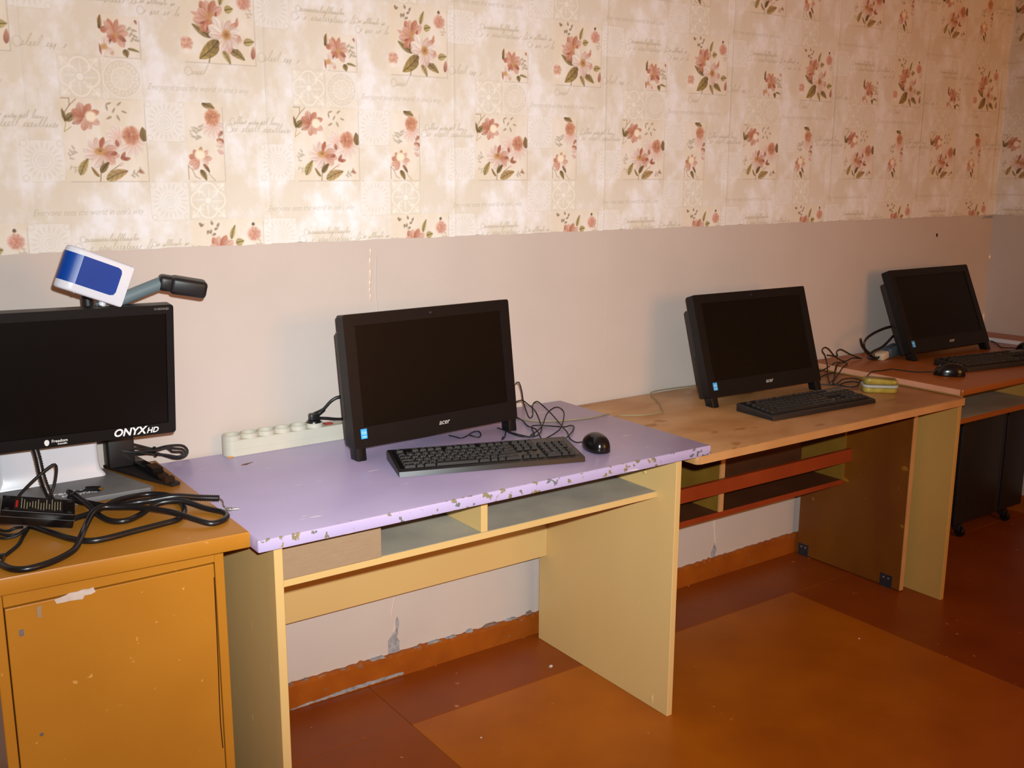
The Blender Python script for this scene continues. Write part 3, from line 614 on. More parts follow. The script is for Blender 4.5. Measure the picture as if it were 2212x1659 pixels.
obj('plank', B(-.07, .075, -.3, .3, 0, .016, .001, 1), M['wood3'], bw); obj('white_edge', B(-.0725, -.0702, -.299, .299, .0005, .0165), M['white'], bw)

# black wheeled cabinet under the far desk
K = thing('wheeled_cabinet', 'black plastic cabinet on small castors under the far orange desk', 'cabinet', (3.18, -.16, 0))
obj('body', B(-.24, .26, -.115, .11, .05, .585, .008, 2), M['black'], K, smooth='a')
obj('door', B(-.235, .055, -.128, -.1155, .058, .575, .004, 2), M['black'], K, smooth='a'); obj('door', B(.09, .255, -.128, -.1155, .058, .575, .004, 2), M['black'], K, smooth='a')
obj('post', B(.062, .083, -.124, -.1155, .058, .575, .003, 2), M['black'], K)
for x in (-.17, -.03): obj('knob', lathe(new(), [(.001, .012), (.01, .01), (.012, .004), (.008, 0)], 12, Matrix.Translation((x, -.128, .52)) @ Matrix.Rotation(R(90), 4, 'X')), M['gloss_black'], K, smooth=True)
for x in (-.18, .15):
    for y in (-.1, .08):
        ca = obj('castor', lathe(new(), [(.008, -.01), (.018, -.01), (.021, -.005), (.021, .005), (.018, .01), (.008, .01)], 16, Matrix.Translation((x, y-.02, .021)) @ Matrix.Rotation(R(90), 4, 'Y')), M['gloss_black'], K, smooth='a')
        obj('fork', B(x-.012, x+.012, y-.024, y+.01, .026, .05, .002, 1), M['black'], ca)

# ---------------------------------------------------------------- all-in-one computers
def aio(loc, yaw, tilt, label):
    t = thing('all_in_one_computer', label, 'computer', loc, (0, 0, R(yaw)), 'black all-in-one computers on the desks')
    W2, H, rt = .251, .3527, (R(-tilt), 0, 0)
    y0 = .0
    bm = new(); vb, vt, si = .031, H, .03
    outer = rrect(-W2, W2, vb, vt, .006, 3); inner = rrect(-W2+si, W2-si, vb+.05, vt-.028, .002, 3)
    n = len(outer); ring_ = []
    for (pl, y) in ((inner, .003), (inner, 0), (outer, .0), (outer, .03)): ring_.append([bm.verts.new((a, y, b)) for a, b in pl])
    for a, b in zip(ring_, ring_[1:]):
        for k in range(n): bm.faces.new((a[k], a[(k+1) % n], b[(k+1) % n], b[k]))
    bm.faces.new(ring_[-1]); bmesh.ops.recalc_face_normals(bm, faces=bm.faces[:])
    fr = obj('bezel', bm, M['bezel'], t, rot=rt)
    obj('screen', B(-W2+si+.0003, W2-si-.0003, .0022, .006, vb+.0503, vt-.0283), M['screen'], t, rot=rt)
    sh = obj('rear_shell', box(B(-W2+.004, W2-.004, .0302, .056, .034, vt-.04, .006, 2), -W2+.05, W2-.05, .05, .075, .06, vt-.09, .01, 2), M['black'], t, rot=rt, smooth='a')
    for i in range(14): obj('vent_slot', B(-.12+i*.018, -.108+i*.018, .0752, .0762, .2, .24), M['gloss_black'], sh)
    for i in range(4): obj('side_port', B(-W2+.0034, -W2+.0042, .038, .046, .1+i*.018, .11+i*.018), M['gloss_black'], sh)
    for s in (-1, 1):
        xc = s*(W2-.0175)
        sn, cs = math.sin(R(tilt)), math.cos(R(tilt))
        obj('front_foot', prism(new(), [(.001, 0), (.034, 0), (.0335*sn+.033*cs, max(.0335*cs-.033*sn, .012)), (.0335*sn+.001, .0335*cs)], xc-.0135, xc+.0135, 'yz', .003, 2), M['bezel'], t, smooth='a')
    k = math.tan(R(tilt)); zt = .19; yb = zt*math.sin(R(tilt))+.07*math.cos(R(tilt)); zb = zt*math.cos(R(tilt))-.07*math.sin(R(tilt))
    obj('rear_leg', prism(new(), [(yb-.004, zb), (yb+.004, zb), (yb+.075-.05*k, .006), (yb+.075-.05*k, 0), (yb+.055-.05*k, 0), (yb+.055-.05*k, .004)], -.075, .075, 'yz'), M['black'], t)
    obj('webcam', lathe(new(), [(.001, .0005), (.0025, .0005), (.0032, 0)], 12, Matrix.Translation((0, -.0001, vt-.014)) @ Matrix.Rotation(R(90), 4, 'X')), M['bracket'], fr)
    bm = face_front(text_bm('acer', .0185, shear=.3, bold=.0001)); bmesh.ops.translate(bm, vec=(.012, -.0004, vb+.028), verts=bm.verts)
    obj('brand_lettering', bm, M['silver'], fr)
    sx, sz = -W2+.028, vb+.034
    st = obj('sticker', B(sx-.0085, sx+.0085, -.0007, .0002, sz-.012, sz+.012), M['badge'], fr); st['label'] = 'small blue processor badge'
    bm = new(); pts = [(sx+.006*math.cos(a), sz+.003+.0042*math.sin(a)) for a in np.linspace(.6, 6.3, 20)]
    tube(bm, [(a, -.0008, b) for a, b in pts], .0006, 5, raw=True); obj('badge_swirl', bm, M['badge_light'], st)
    bm = face_front(text_bm('intel', .0052, bold=.0001)); bmesh.ops.translate(bm, vec=(sx, -.0009, sz+.0032), verts=bm.verts); obj('badge_lettering', bm, M['badge_light'], st)
    bm = face_front(text_bm('CORE', .0045, bold=.0001)); bmesh.ops.translate(bm, vec=(sx, -.0009, sz-.0075), verts=bm.verts); obj('badge_lettering', bm, M['badge_light'], st)
    return t
aio((.6148, -.2521, ZT1), 3.8, 7.6, 'black all-in-one computer standing on the lilac desk')
aio((1.815, -.2858, ZT2), -2.05, 18, 'black all-in-one computer standing on the worn wood middle desk')
aio((2.9052, -.2431, ZT3), -1.3, 23.7, 'black all-in-one computer on the far desk near the right wall')

# ---------------------------------------------------------------- keyboards
KEYM = {}
def keymesh(w, d=.0158, h=.0062):
    key = (round(w, 4), round(d, 4))
    if key not in KEYM:
        me = bpy.data.meshes.new('key'); a, b = w/2, d/2; i = .0022
        v = [(-a, -b, 0), (a, -b, 0), (a, b, 0), (-a, b, 0), (-a+i, -b+i*.7, h), (a-i, -b+i*.7, h), (a-i, b-i*1.2, h), (-a+i, b-i*1.2, h)]
        me.from_pydata(v, [], [(4, 5, 6, 7), (0, 1, 5, 4), (1, 2, 6, 5), (2, 3, 7, 6), (3, 0, 4, 7)]); me.materials.append(M['key']); KEYM[key] = me
    return KEYM[key]
U = .01875
def layout():
    rows = []
    r0 = [(0, 1)]+[(2+i, 1) for i in range(4)]+[(6.5+i, 1) for i in range(4)]+[(11+i, 1) for i in range(4)]+[(15.25+i, 1) for i in range(3)]
    rows.append((5.35, r0))
    rows.append((4, [(i, 1) for i in range(13)]+[(13, 2)]+[(15.25+i, 1) for i in range(3)]+[(18.5+i, 1) for i in range(4)]))
    rows.append((3, [(0, 1.5)]+[(1.5+i, 1) for i in range(12)]+[(13.5, 1.5)]+[(15.25+i, 1) for i in range(3)]+[(18.5+i, 1) for i in range(4)]))
    rows.append((2, [(0, 1.75)]+[(1.75+i, 1) for i in range(11)]+[(12.75, 2.25)]+[(18.5+i, 1) for i in range(3)]))
    rows.append((1, [(0, 2.25)]+[(2.25+i, 1) for i in range(10)]+[(12.25, 2.75)]+[(16.25, 1)]+[(18.5+i, 1) for i in range(4)]))
    rows.append((0, [(0, 1.5), (1.5, 1), (2.5, 1.5), (4, 5.5), (9.5, 1.5), (11, 1), (12, 1), (13, 2), (15.25, 1), (16.25, 1), (17.25, 1), (18.5, 2), (20.5, 1), (21.5, 1)]))
    return rows
LEGD = None
def keyboard(loc, yaw, label):
    global LEGD
    t = thing('keyboard', label, 'keyboard', loc, (0, 0, R(yaw)), 'black keyboards on the desks')
    Lh, Dh = .2275, .0755
    bm = prism(new(), [(-Dh, .0), (Dh, .0), (Dh, .024), (Dh-.006, .026), (-Dh+.012, .0135), (-Dh+.003, .0115)], -Lh, Lh, 'yz', .0025, 2)
    obj('case', bm, M['black'], t, smooth='a')
    sl = math.atan2(.026-.0135, 2*Dh-.018)
    def zt(y): return .0135+(y+Dh-.012)*math.tan(sl)
    obj('key_bed', prism(new(), [(-Dh+.016, zt(-Dh+.016)), (Dh-.02, zt(Dh-.02)), (Dh-.02, zt(Dh-.02)+.0008), (-Dh+.016, zt(-Dh+.016)+.0008)], -Lh+.008, Lh-.008, 'yz'), M['gloss_black'], t)
    leg = None if LEGD else new(); rnd = random.Random(4)
    x00 = -22.5*U/2; y00 = -Dh+.026
    for (ry, keys) in layout():
        for (kx, kw) in keys:
            x = x00+(kx+kw/2)*U; y = y00+ry*U*.965
            o = obj('key', None, None, t, data=keymesh(kw*U-.0022), loc=(x, y, zt(y)+.0008), rot=(sl, 0, 0))
            if leg is not None and kw < 2.5:
                c0 = Vector((x, y, zt(y)+.0008)); up = Vector((0, -math.sin(sl), math.cos(sl))); fw = Vector((0, math.cos(sl), math.sin(sl)))
                for (lx, ly, w_, h_) in ((-.0035, .0022, .0028, .0026), (.0016, -.0014, .0022, .0022)):
                    if rnd.random() < .12: continue
                    if ry > 5: w_, h_, ly = .007, .0016, .001
                    q = [c0+up*.00635+Vector((lx+a*w_/2, 0, 0))+fw*(ly+b*h_/2) for a, b in ((-1, -1), (1, -1), (1, 1), (-1, 1))]
                    leg.faces.new([leg.verts.new(p) for p in q])
    if leg is not None:
        o = obj('key_legends', leg, M['legend'], t); LEGD = o.data
    else: o = obj('key_legends', None, None, t, data=LEGD)
    o['kind'] = 'stuff'
    for s in (-1, 1): obj('rubber_foot', B(s*.19-.012, s*.19+.012, -Dh+.01, -Dh+.016, -.0006, .0004), M['rubber'], t)
    return t
KB1 = keyboard((.627, -.4335, ZT1+.0006), -17.9, 'black keyboard lying askew on the lilac desk')
KB2 = keyboard((1.8215, -.428, ZT2+.0006), -2.6, 'dusty black keyboard in front of the middle computer on the wood desk')
KB3 = keyboard((2.87, -.425, ZT3+.0006), -9, 'black keyboard on the far orange desk')

# ---------------------------------------------------------------- mice
def mouse(loc, yaw, label):
    t = thing('computer_mouse', label, 'mouse', loc, (0, 0, R(yaw)), 'black computer mice on the desks')
    bm = new(); bmesh.ops.create_uvsphere(bm, u_segments=28, v_segments=18, radius=1)
    for v in bm.verts:
        x, y, z = v.co
        hz = .041*(1-.32*y*abs(y)*.9) if z > 0 else .004
        wx = .0325*(1-.10*(1-y*y))*(1+.06*(-y))
        z = math.copysign(abs(z)**.8, z)
        sx = math.copysign(abs(x)**.85, x)
        v.co = (sx*wx, y*.052, max(z*hz, -.003)+.004)
    obj('shell', bm, M['gloss_black'], t, smooth=True)
    obj('scroll_wheel', lathe(new(), [(.002, -.003), (.0095, -.003), (.0105, 0), (.0095, .003), (.002, .003)], 18, Matrix.Translation((0, .028, .0265)) @ Matrix.Rotation(R(90), 4, 'Y')), M['grey'], t, smooth='a')
    obj('button_split', tube(new(), [(0, .012, .0385), (0, .018, .0374), (0, .036, .031), (0, .046, .022)], .0007, 5), M['dark_gap'], t)
    return t
MO1 = mouse((.91, -.505, ZT1), -16, 'black mouse beside the keyboard on the lilac desk')
MO2 = mouse((2.525, -.46, ZT3), 38, 'black mouse at the left end of the far keyboard')
MO3 = mouse((3.215, -.37, ZT3), 20, 'black mouse behind the right end of the far keyboard, at the picture edge')

# ---------------------------------------------------------------- cables
def cable(name, label, pts, r, m, parent=None, cat='cable', corr=0, sides=8, step=.006, group=None):
    o = obj(name, tube(new(), pts, r, sides, step, corr), m, parent, smooth=True, world=parent is not None)
    if parent is None: tag(o, label, cat, group)
    return o
def lift(pts, z): return [(p[0], p[1], max(p[2], z)) for p in pts]
cable('cable', '', [(.909, -.16, .849), (.92, -.16, .851), (.93, -.16, .826), (.937, -.16, .791), (.952, -.162, .75), (.96, -.163, .745), (.969, -.16, .752), (.968, -.16, .78), (.981, -.16, .789), (.998, -.16, .779), (1.024, -.17, .752), (1.003, -.232, .743), (.966, -.305, .744), (.95, -.341, .742), (.917, -.394, .742), (.908, -.432, .742), (.918, -.453, .748)], .0018, M['cable_dark'], MO1)
cable('cable', '', [(.824, -.247, .741), (.828, -.303, .741), (.861, -.311, .741), (.902, -.245, .744), (.929, -.231, .742), (.957, -.259, .742), (.966, -.305, .748), (1.005, -.284, .742), (1.005, -.3, .742), (.959, -.347, .743), (.882, -.414, .75), (.862, -.43, .757)], .0018, M['cable_dark'], KB1)
cable('loose_cable', 'thin black cable rising behind the right edge of the computer on the lilac desk', [(.902, -.16, .795), (.93, -.16, .799), (.951, -.16, .785), (.973, -.165, .764), (.961, -.204, .743), (.917, -.271, .745), (.872, -.318, .744), (.845, -.322, .742), (.83, -.289, .743), (.824, -.247, .743), (.826, -.193, .742)], .0018, M['cable_dark'])
cable('loose_cable', 'thin black cable loop arching above the lilac desk behind the keyboard', [(.846, -.316, .744), (.916, -.271, .748), (.99, -.2, .762), (1.03, -.19, .772), (1.04, -.21, .76), (.979, -.282, .75), (.937, -.317, .744), (.869, -.354, .742), (.844, -.366, .746)], .0018, M['cable_dark'])
cable('loose_cable', 'short thin black cable crossing the lilac desk under the cable loops', [(.906, -.16, .757), (.928, -.166, .743), (.909, -.218, .741), (.889, -.284, .747), (.858, -.347, .741)], .0018, M['cable_dark'])
cable('loose_cable', 'short thin black cable from the right computer foot to the keyboard back edge', [(.824, -.235, .742), (.791, -.278, .741), (.76, -.31, .745), (.752, -.326, .757)], .0018, M['cable_dark'])
cable('loose_cable', 'small black cable loop under the bottom edge of the computer on the lilac desk', [(.677, -.185, .741), (.683, -.204, .741), (.688, -.226, .741), (.709, -.222, .743), (.744, -.193, .741), (.764, -.191, .741), (.753, -.222, .741), (.73, -.244, .741), (.715, -.226, .745)], .0018, M['cable_dark'])
cable('network_cable', 'beige grey cable running from the lilac desk across the wood desk', [(.91, -.06, .741), (.933, -.107, .741), (.939, -.131, .741), (.956, -.182, .741), (1.013, -.22, .741), (1.103, -.242, .741), (1.165, -.236, .741), (1.187, -.23, .738), (1.215, -.215, .722), (1.26, -.2, .718), (1.316, -.231, .718), (1.39, -.236, .718), (1.405, -.224, .718), (1.44, -.18, .718), (1.476, -.132, .718), (1.535, -.035, .718), (1.56, -.022, .722), (1.641, -.02, .722), (1.74, -.022, .72), (1.84, -.024, .72)], .002, M['grey_cable'])
KM = [('jumbled thin black cable lying right of the middle computer, back edge of the tangle', [(2.2, -.12, .73), (2.25, -.11, .722), (2.3, -.1, .72), (2.335, -.102, .73), (2.37, -.11, .746), (2.38, -.12, .745), (2.35, -.131, .744), (2.32, -.145, .722), (2.267, -.147, .718), (2.223, -.16, .718)]),
 ('tall thin black cable loop standing above the tangle right of the middle computer', [(2.157, -.25, .718), (2.259, -.162, .722), (2.322, -.11, .738), (2.319, -.1, .774), (2.303, -.1, .79), (2.302, -.1, .801), (2.318, -.1, .805), (2.342, -.1, .793), (2.367, -.1, .772), (2.391, -.1, .757), (2.423, -.1, .744), (2.447, -.1, .742), (2.463, -.1, .747), (2.483, -.1, .749), (2.532, -.1, .742)]),
 ('small upper thin black cable loop right of the middle computer', [(2.33, -.1, .776), (2.36, -.1, .77), (2.385, -.1, .766), (2.39, -.1, .769), (2.384, -.1, .776), (2.385, -.1, .785), (2.405, -.1, .789), (2.435, -.1, .778), (2.466, -.1, .764), (2.521, -.1, .745)]),
 ('long flat thin black cable loop in the tangle right of the middle computer', [(2.167, -.256, .718), (2.26, -.19, .72), (2.33, -.14, .735), (2.37, -.12, .744), (2.41, -.115, .743), (2.384, -.148, .744), (2.338, -.165, .74), (2.3, -.175, .72), (2.166, -.25, .722)]),
 ('thin black cable end curling towards the yellow pencil case', [(2.1, -.23, .72), (2.118, -.243, .718), (2.148, -.273, .718), (2.2, -.255, .718), (2.238, -.244, .722), (2.296, -.241, .718), (2.293, -.27, .718), (2.273, -.298, .718)]),
 ('front thin black cable loop behind the keyboard on the wood desk', [(2.155, -.288, .718), (2.217, -.27, .718), (2.25, -.282, .718), (2.24, -.306, .718), (2.194, -.33, .718), (2.165, -.326, .718), (2.158, -.295, .718), (2.148, -.273, .721)])]
for lb, p in KM: cable('loose_cable', lb, p, .0022, M['cable_dark'])
cable('cable', '', [(2.493, -.417, .748), (2.477, -.365, .741), (2.46, -.32, .741), (2.448, -.285, .741), (2.41, -.285, .741), (2.352, -.28, .742), (2.335, -.277, .735), (2.3, -.281, .718), (2.249, -.296, .718)], .002, M['cable_dark'], MO2)
cable('cable', '', [(3.2, -.32, .748), (3.21, -.26, .741), (3.26, -.215, .741), (3.303, -.177, .741), (3.32, -.13, .741), (3.2, -.09, .741)], .002, M['cable_dark'], MO3)
P3 = cable('power_cable', 'black power cord looping in the air left of the far computer', [(2.79, -.125, .83), (2.728, -.12, .849), (2.657, -.12, .853), (2.583, -.12, .842), (2.53, -.12, .824), (2.514, -.12, .802), (2.523, -.12, .779), (2.557, -.12, .752), (2.585, -.135, .744)], .004, M['rubber'], cat='cable')
cable('power_cable', 'short black cable end standing up left of the far computer cords', [(2.487, -.122, .824), (2.502, -.122, .796), (2.536, -.124, .769), (2.569, -.126, .744)], .004, M['rubber'], cat='cable')
PC = thing('plug_cable', 'black cable with cream and blue-grey plug beside the far computer', 'cable', (2.6, -.125, ZT3))
cable('cord', '', [(2.77, -.13, .85), (2.722, -.13, .846), (2.674, -.13, .819), (2.615, -.13, .785), (2.555, -.13, .77), (2.53, -.13, .75), (2.56, -.14, .7425), (2.59, -.14, .752)], .004, M['rubber'], PC)
obj('plug_tip', B(-.016, .026, -.03, .004, .0, .027, .004, 2), M['plug_white'], PC, rot=(0, R(-12), 0), smooth='a')
obj('plug_body', B(.028, .1, -.034, .008, -.006, .034, .009, 3), M['plug_blue'], PC, rot=(0, R(-10), 0), loc=(0, 0, .002), smooth='a')

# ---------------------------------------------------------------- power strip
PS = thing('power_strip', 'long grey-white six-socket power strip by the wall on the lilac desk', 'power strip', (.318, -.036, ZT1), (0, 0, R(.6)))
rr = .0235; L0, L1 = -.196, .2
pts = [(L0+rr+rr*math.cos(a), rr*math.sin(a)) for a in np.linspace(math.pi/2, 3*math.pi/2, 14)]+rrect(L1-.05, L1, -rr, rr, .02)[0:6]+rrect(L1-.05, L1, -rr, rr, .012)[6:12]
obj('housing', prism(new(), pts, 0, .041, 'xy', .0015, 1), M['strip'], PS, smooth='a')
obj('seam_line', prism(new(), [(a*1.0004, b*1.006) for a, b in pts], .0175, .0183, 'xy'), M['strip_in'], PS)
for i in range(6):
    x = L0+rr+i*.0435
    s = obj('socket', lathe(new(), [(.0232, .0405), (.0232, .051), (.0225, .0518), (.0195, .0518), (.0188, .051), (.0188, .0412), (.001, .0412)], 24, Matrix.Translation((x, 0, 0))), M['strip'], PS, smooth='a')
    for d in (-.009, .009): obj('pin_hole', lathe(new(), [(.001, .0418), (.0027, .0418), (.0027, .0413)], 10, Matrix.Translation((x+d, 0, 0))), M['dark_gap'], s)
obj('switch', B(.074, .096, -.009, .009, .0405, .0445, .0015, 1), M['redswitch'], PS)
obj('ochre_stain', ragged([(L0+.003, .0), (L0+.018, .0), (L0+.016, .003), (L0+.004, .004)], -.0236, -.0228, 3, .0006), M['ochre'], PS)
PL = thing('power_cable', 'black angled plug and cord in the last socket of the power strip', 'cable', (.318+L0+rr+5*.0435, -.036, ZT1+.0413))
obj('plug_base', lathe(new(), [(.018, 0), (.0185, .012), (.016, .016), (.001, .016)], 20), M['rubber'], PL, smooth='a')
bm = box(new(), -.012, .014, -.011, .011, .014, .034, .005, 2); obj('plug_body', bm, M['rubber'], PL, smooth='a')
cable('cord', '', [(.365, -.036, .808), (.378, -.04, .814), (.392, -.04, .824), (.412, -.04, .841), (.432, -.045, .85), (.462, -.05, .847), (.49, -.06, .84)], .0042, M['rubber'], PL)
obj('strain_relief', tube(new(), [(.004, 0, .028), (.018, 0, .034), (.03, -.002, .041)], .0085, 10, r1=.005), M['rubber'], PL, smooth=True)
cable('power_cable', 'black cord lying over the red switch end of the power strip', [(.372, -.034, .8), (.382, -.034, .7985), (.4, -.038, .796), (.43, -.042, .7905), (.467, -.046, .7885), (.5, -.048, .786), (.53, -.06, .76), (.56, -.08, .743)], .0038, M['rubber'], cat='cable')

# ---------------------------------------------------------------- monitor with white stand
ZC1 = .75
MN = thing('desktop_monitor', 'large black monitor on a white pillar stand with grey base, on the orange cabinet', 'monitor', (-.283, 0, ZC1))
yf = 0; xa, xb, za, zb = -.24, .24, -.1405, .1405; MT = dict(loc=(-.001, -.242, .261), rot=(R(4.5), R(1), 0))
bm = new(); outer = rrect(xa, xb, za, zb, .006, 3); inner = rrect(xa+.0155, xb-.0155, za+.0235, zb-.019, .001, 3); n = len(outer); rg = []
for (pl, y) in ((inner, yf+.004), (inner, yf), (outer, yf), (outer, yf+.03)): rg.append([bm.verts.new((a, y, b)) for a, b in pl])
for a, b in zip(rg, rg[1:]):
    for k in range(n): bm.faces.new((a[k], a[(k+1) % n], b[(k+1) % n], b[k]))
bm.faces.new(rg[-1]); bmesh.ops.recalc_face_normals(bm, faces=bm.faces[:])
fr = obj('bezel', bm, M['bezel'], MN, **MT)
obj('screen', B(xa+.0158, xb-.0158, yf+.0035, yf+.007, za+.0238, zb-.0193), M['screen'], MN, **MT)
obj('rear_shell', B(xa+.03, xb-.03, yf+.0302, yf+.06, za+.02, zb-.03, .01, 2), M['black'], MN, smooth='a', **MT)
bm = face_front(text_bm('ONYX', .0225, shear=.25, bold=.0007)); bmesh.ops.translate(bm, vec=(.142, yf-.0004, za+.0125), verts=bm.verts); obj('brand_lettering', bm, M['white_print'], fr)
bm = face_front(text_bm('HD', .0165, shear=.3, bold=.0004)); bmesh.ops.translate(bm, vec=(.1895, yf-.0004, za+.0108), verts=bm.verts); obj('brand_lettering', bm, M['white_print'], fr)
bm = face_front(text_bm('Freedom', .0085, bold=.00015)); bmesh.ops.translate(bm, vec=(.004, yf-.0004, za+.0125), verts=bm.verts); obj('brand_lettering', bm, M['white_print'], fr)
bm = face_front(text_bm('Scientific', .0052, bold=.0001)); bmesh.ops.translate(bm, vec=(.009, yf-.0004, za+.006), verts=bm.verts); obj('brand_lettering', bm, M['white_print'], fr)
bm = prism(new(), [(-.0205+.0048*math.cos(a), za+.0115+.0055*math.sin(a)*(1 if math.sin(a) > 0 else 1.35)) for a in np.linspace(0, 6.283, 15)[:-1]], yf-.0005, yf+.0002, 'xz'); obj('flame_emblem', bm, M['white_print'], fr)
bm = face_front(text_bm('V195WHD', .0066, bold=.0001)); bmesh.ops.translate(bm, vec=(.215, yf-.0004, zb-.0085), verts=bm.verts); obj('model_lettering', bm, M['grey_print'], fr)
# pillar: flared foot
bm = new(); prof = [(0, .113, .034), (.004, .112, .033), (.016, .104, .028), (.035, .1015, .026), (.2, .1, .025)]; rings = []
for (z, hw, hd) in prof: rings.append([bm.verts.new((a, b-.088, z+.012)) for a, b in rrect(-hw, hw, -hd, hd, .012, 4)])
for a, b in zip(rings, rings[1:]):
    for k in range(len(a)): bm.faces.new((a[k], a[(k+1) % len(a)], b[(k+1) % len(a)], b[k]))
bm.faces.new(rings[0][::-1]); bm.faces.new(rings[-1]); obj('pillar', bm, M['white'], MN, smooth='a')
obj('mount', B(-.05, .05, -.178, -.112, .17, .25, .004, 1), M['black'], MN)
bpts = [(-.172, -.262), (.166, -.262), (.174, -.254), (.122, -.06), (.114, -.052), (-.114, -.052), (-.122, -.06), (-.178, -.254)]
BP = obj('base_plate', prism(new(), bpts, 0, .0125, 'xy', .003, 2), M['grey'], MN, smooth='a')
bm = text_bm('freedom', .026, bold=.0003); bmesh.ops.translate(bm, vec=(.02, -.204, .0127), verts=bm.verts); obj('brand_lettering', bm, M['white_print'], BP)
bm = text_bm('SCIENTIFIC', .0145, bold=.0002); bmesh.ops.translate(bm, vec=(.032, -.226, .0127), verts=bm.verts); obj('brand_lettering', bm, M['white_print'], BP)

# ---------------------------------------------------------------- video magnifier (camera on a black stand)
VM = thing('video_magnifier', 'blue and white camera head with grey boom on a black stand behind the big monitor', 'video magnifier', (-.1, -.1, ZC1))
ang = math.atan2(-.2265, .082)
fm = Matrix.Translation((.0, .0, 0))
ft = obj('foot', prism(new(), [(-.052, .085), (.012, .085), (.036, -.02), (.052, -.142), (.032, -.148), (-.004, -.06)], 0, .008, 'xy', .001, 1), M['black'], VM)
obj('foot_rail', prism(new(), [(.085, .008), (.085, .02), (-.03, .02), (-.04, .028), (-.075, .026), (-.08, .018), (-.105, .017), (-.108, .01), (-.12, .009), (-.124, .019), (-.136, .018), (-.14, .008)], .006, .03, 'yz', .001, 1), M['gloss_black'], ft, rot=(0, 0, R(6)))
obj('column', B(-.05, .008, .036, .085, .0085, .11, .004, 2), M['black'], VM, smooth='a')
obj('column_housing', B(-.063, .006, .03, .09, .1102, .15, .006, 2), M['black'], VM, smooth='a')
obj('yellow_button', lathe(new(), [(.0065, 0), (.0065, .004), (.005, .005), (.001, .005)], 14, Matrix.Translation((-.05, .03, .122)) @ Matrix.Rotation(R(90), 4, 'X')), M['yellow'], VM, smooth='a')
obj('pole', tube(new(), [(-.035, .055, .15), (-.05, .05, .25), (-.075, .0, .34), (-.09, -.055, .39)], .012, 14), M['black'], VM, smooth=True)
obj('joint_arm', tube(new(), [(-.09, -.062, .425), (-.096, -.11, .455), (-.1, -.16, .465)], .01, 12), M['black'], VM, smooth=True)
obj('neck', lathe(new(), [(.0125, .0), (.0125, .05), (.009, .054)], 16, Matrix.Translation((-.09, -.06, .385))), M['black'], VM, smooth='a')
obj('boom', tube(new(), [(-.085, -.118, .394), (-.01, -.118, .42), (.056, -.118, .4425)], .0135, 18), M['tubegrey'], VM, smooth=True)
ec = obj('boom_end_cap', box(box(new(), -.012, .022, -.0165, .0165, -.0165, .0165, .009, 3), .012, .088, -.022, .019, -.019, .018, .009, 3), M['black'], VM, loc=(.052, -.118, .44), rot=(R(8), R(12), R(-8)), smooth='a')
# camera head
HD = obj('head_shell', prism(new(), [(.064, -.026), (.064, .024), (-.03, .024), (-.05, .02), (-.062, .008), (-.064, -.004), (-.058, -.015), (-.046, -.0225), (-.036, -.026)], -.043, .043, 'xy', .005, 3), M['white'], VM, loc=(-.106, -.184, .4685), rot=(0, R(22.9), R(6)), smooth='a')
crv = [(-.0642, .0), (-.0635, -.006), (-.0585, -.0152), (-.0462, -.0227), (-.036, -.0262)]; bm = new()
def band(path, z0, z1, th):
    a = [bm.verts.new((x, y, z0)) for x, y in path]; b = [bm.verts.new((x, y, z1)) for x, y in path]
    for k in range(len(path)-1): bm.faces.new((a[k], a[k+1], b[k+1], b[k]))
band([(x-.0004, y-.0006) for x, y in crv], -.026, .031, 0); obj('blue_nose', bm, M['blue'], HD, smooth='a')
bm = prism(new(), [(-.0358, -.026), (.034, -.026), (.041, -.0235), (.044, -.017), (.044, .022), (.041, .0285), (.034, .031), (-.0358, .031)], -.0268, -.026, 'xz'); obj('blue_inlay', bm, M['blue'], HD)
obj('end_seam', B(.0535, .0538, -.0262, .0, -.042, .042), M['white'], HD)
obj('focus_knob', lathe(new(), [(.007, 0), (.007, .006), (.005, .008), (.001, .008)], 14, Matrix.Translation((.036, .0, -.043)) @ Matrix.Rotation(R(180), 4, 'X')), M['white'], HD, smooth='a')
obj('indicator', lathe(new(), [(.0022, 0), (.0015, .0012), (.0003, .0014)], 10, Matrix.Translation((-.03, -.02, -.043)) @ Matrix.Rotation(R(180), 4, 'X')), M['metal'], HD, smooth=True)

# ---------------------------------------------------------------- power adapter and cords on the cabinet
AD = thing('power_adapter', 'black power brick with a printed label, front left on the orange cabinet', 'power adapter', (-.309, -.421, .7565), (R(10), R(12), R(-11.5)))
AB = obj('casing', B(-.128, 0, 0, .064, 0, .029, .003, 2), M['gloss_black'], AD, smooth='a'); obj('casing_seam', B(-.1284, .0004, -.0003, .0643, .0165, .0171), M['grey'], AD)
obj('edge_highlight', B(-.125, -.003, .0, .0012, .0288, .0292), M['grey'], AD)  # highlight painted as a thin grey strip on the top front edge
LB = obj('label', B(-.106, -.022, .006, .058, .0289, .0292), M['black'], AD)
rnd = random.Random(8)
obj('red_print_bar', B(-.1035, -.0995, .016, .044, .0292, .02935), M['label_red'], LB)
for i in range(15):
    x = -.094+i*.0048; y0 = .011+rnd.random()*.012; y1 = .034+rnd.random()*.022
    obj('print_line', B(x, x+.0011, y0, y1, .0292, .02935), M['label_cream'], LB)
for (x, y) in ((-.118, .008), (-.118, .056), (-.01, .01), (-.01, .055)): obj('screw', lathe(new(), [(.001, .0006), (.004, .0004), (.0045, 0)], 10, Matrix.Translation((x, y, .029))), M['bracket'], AD)
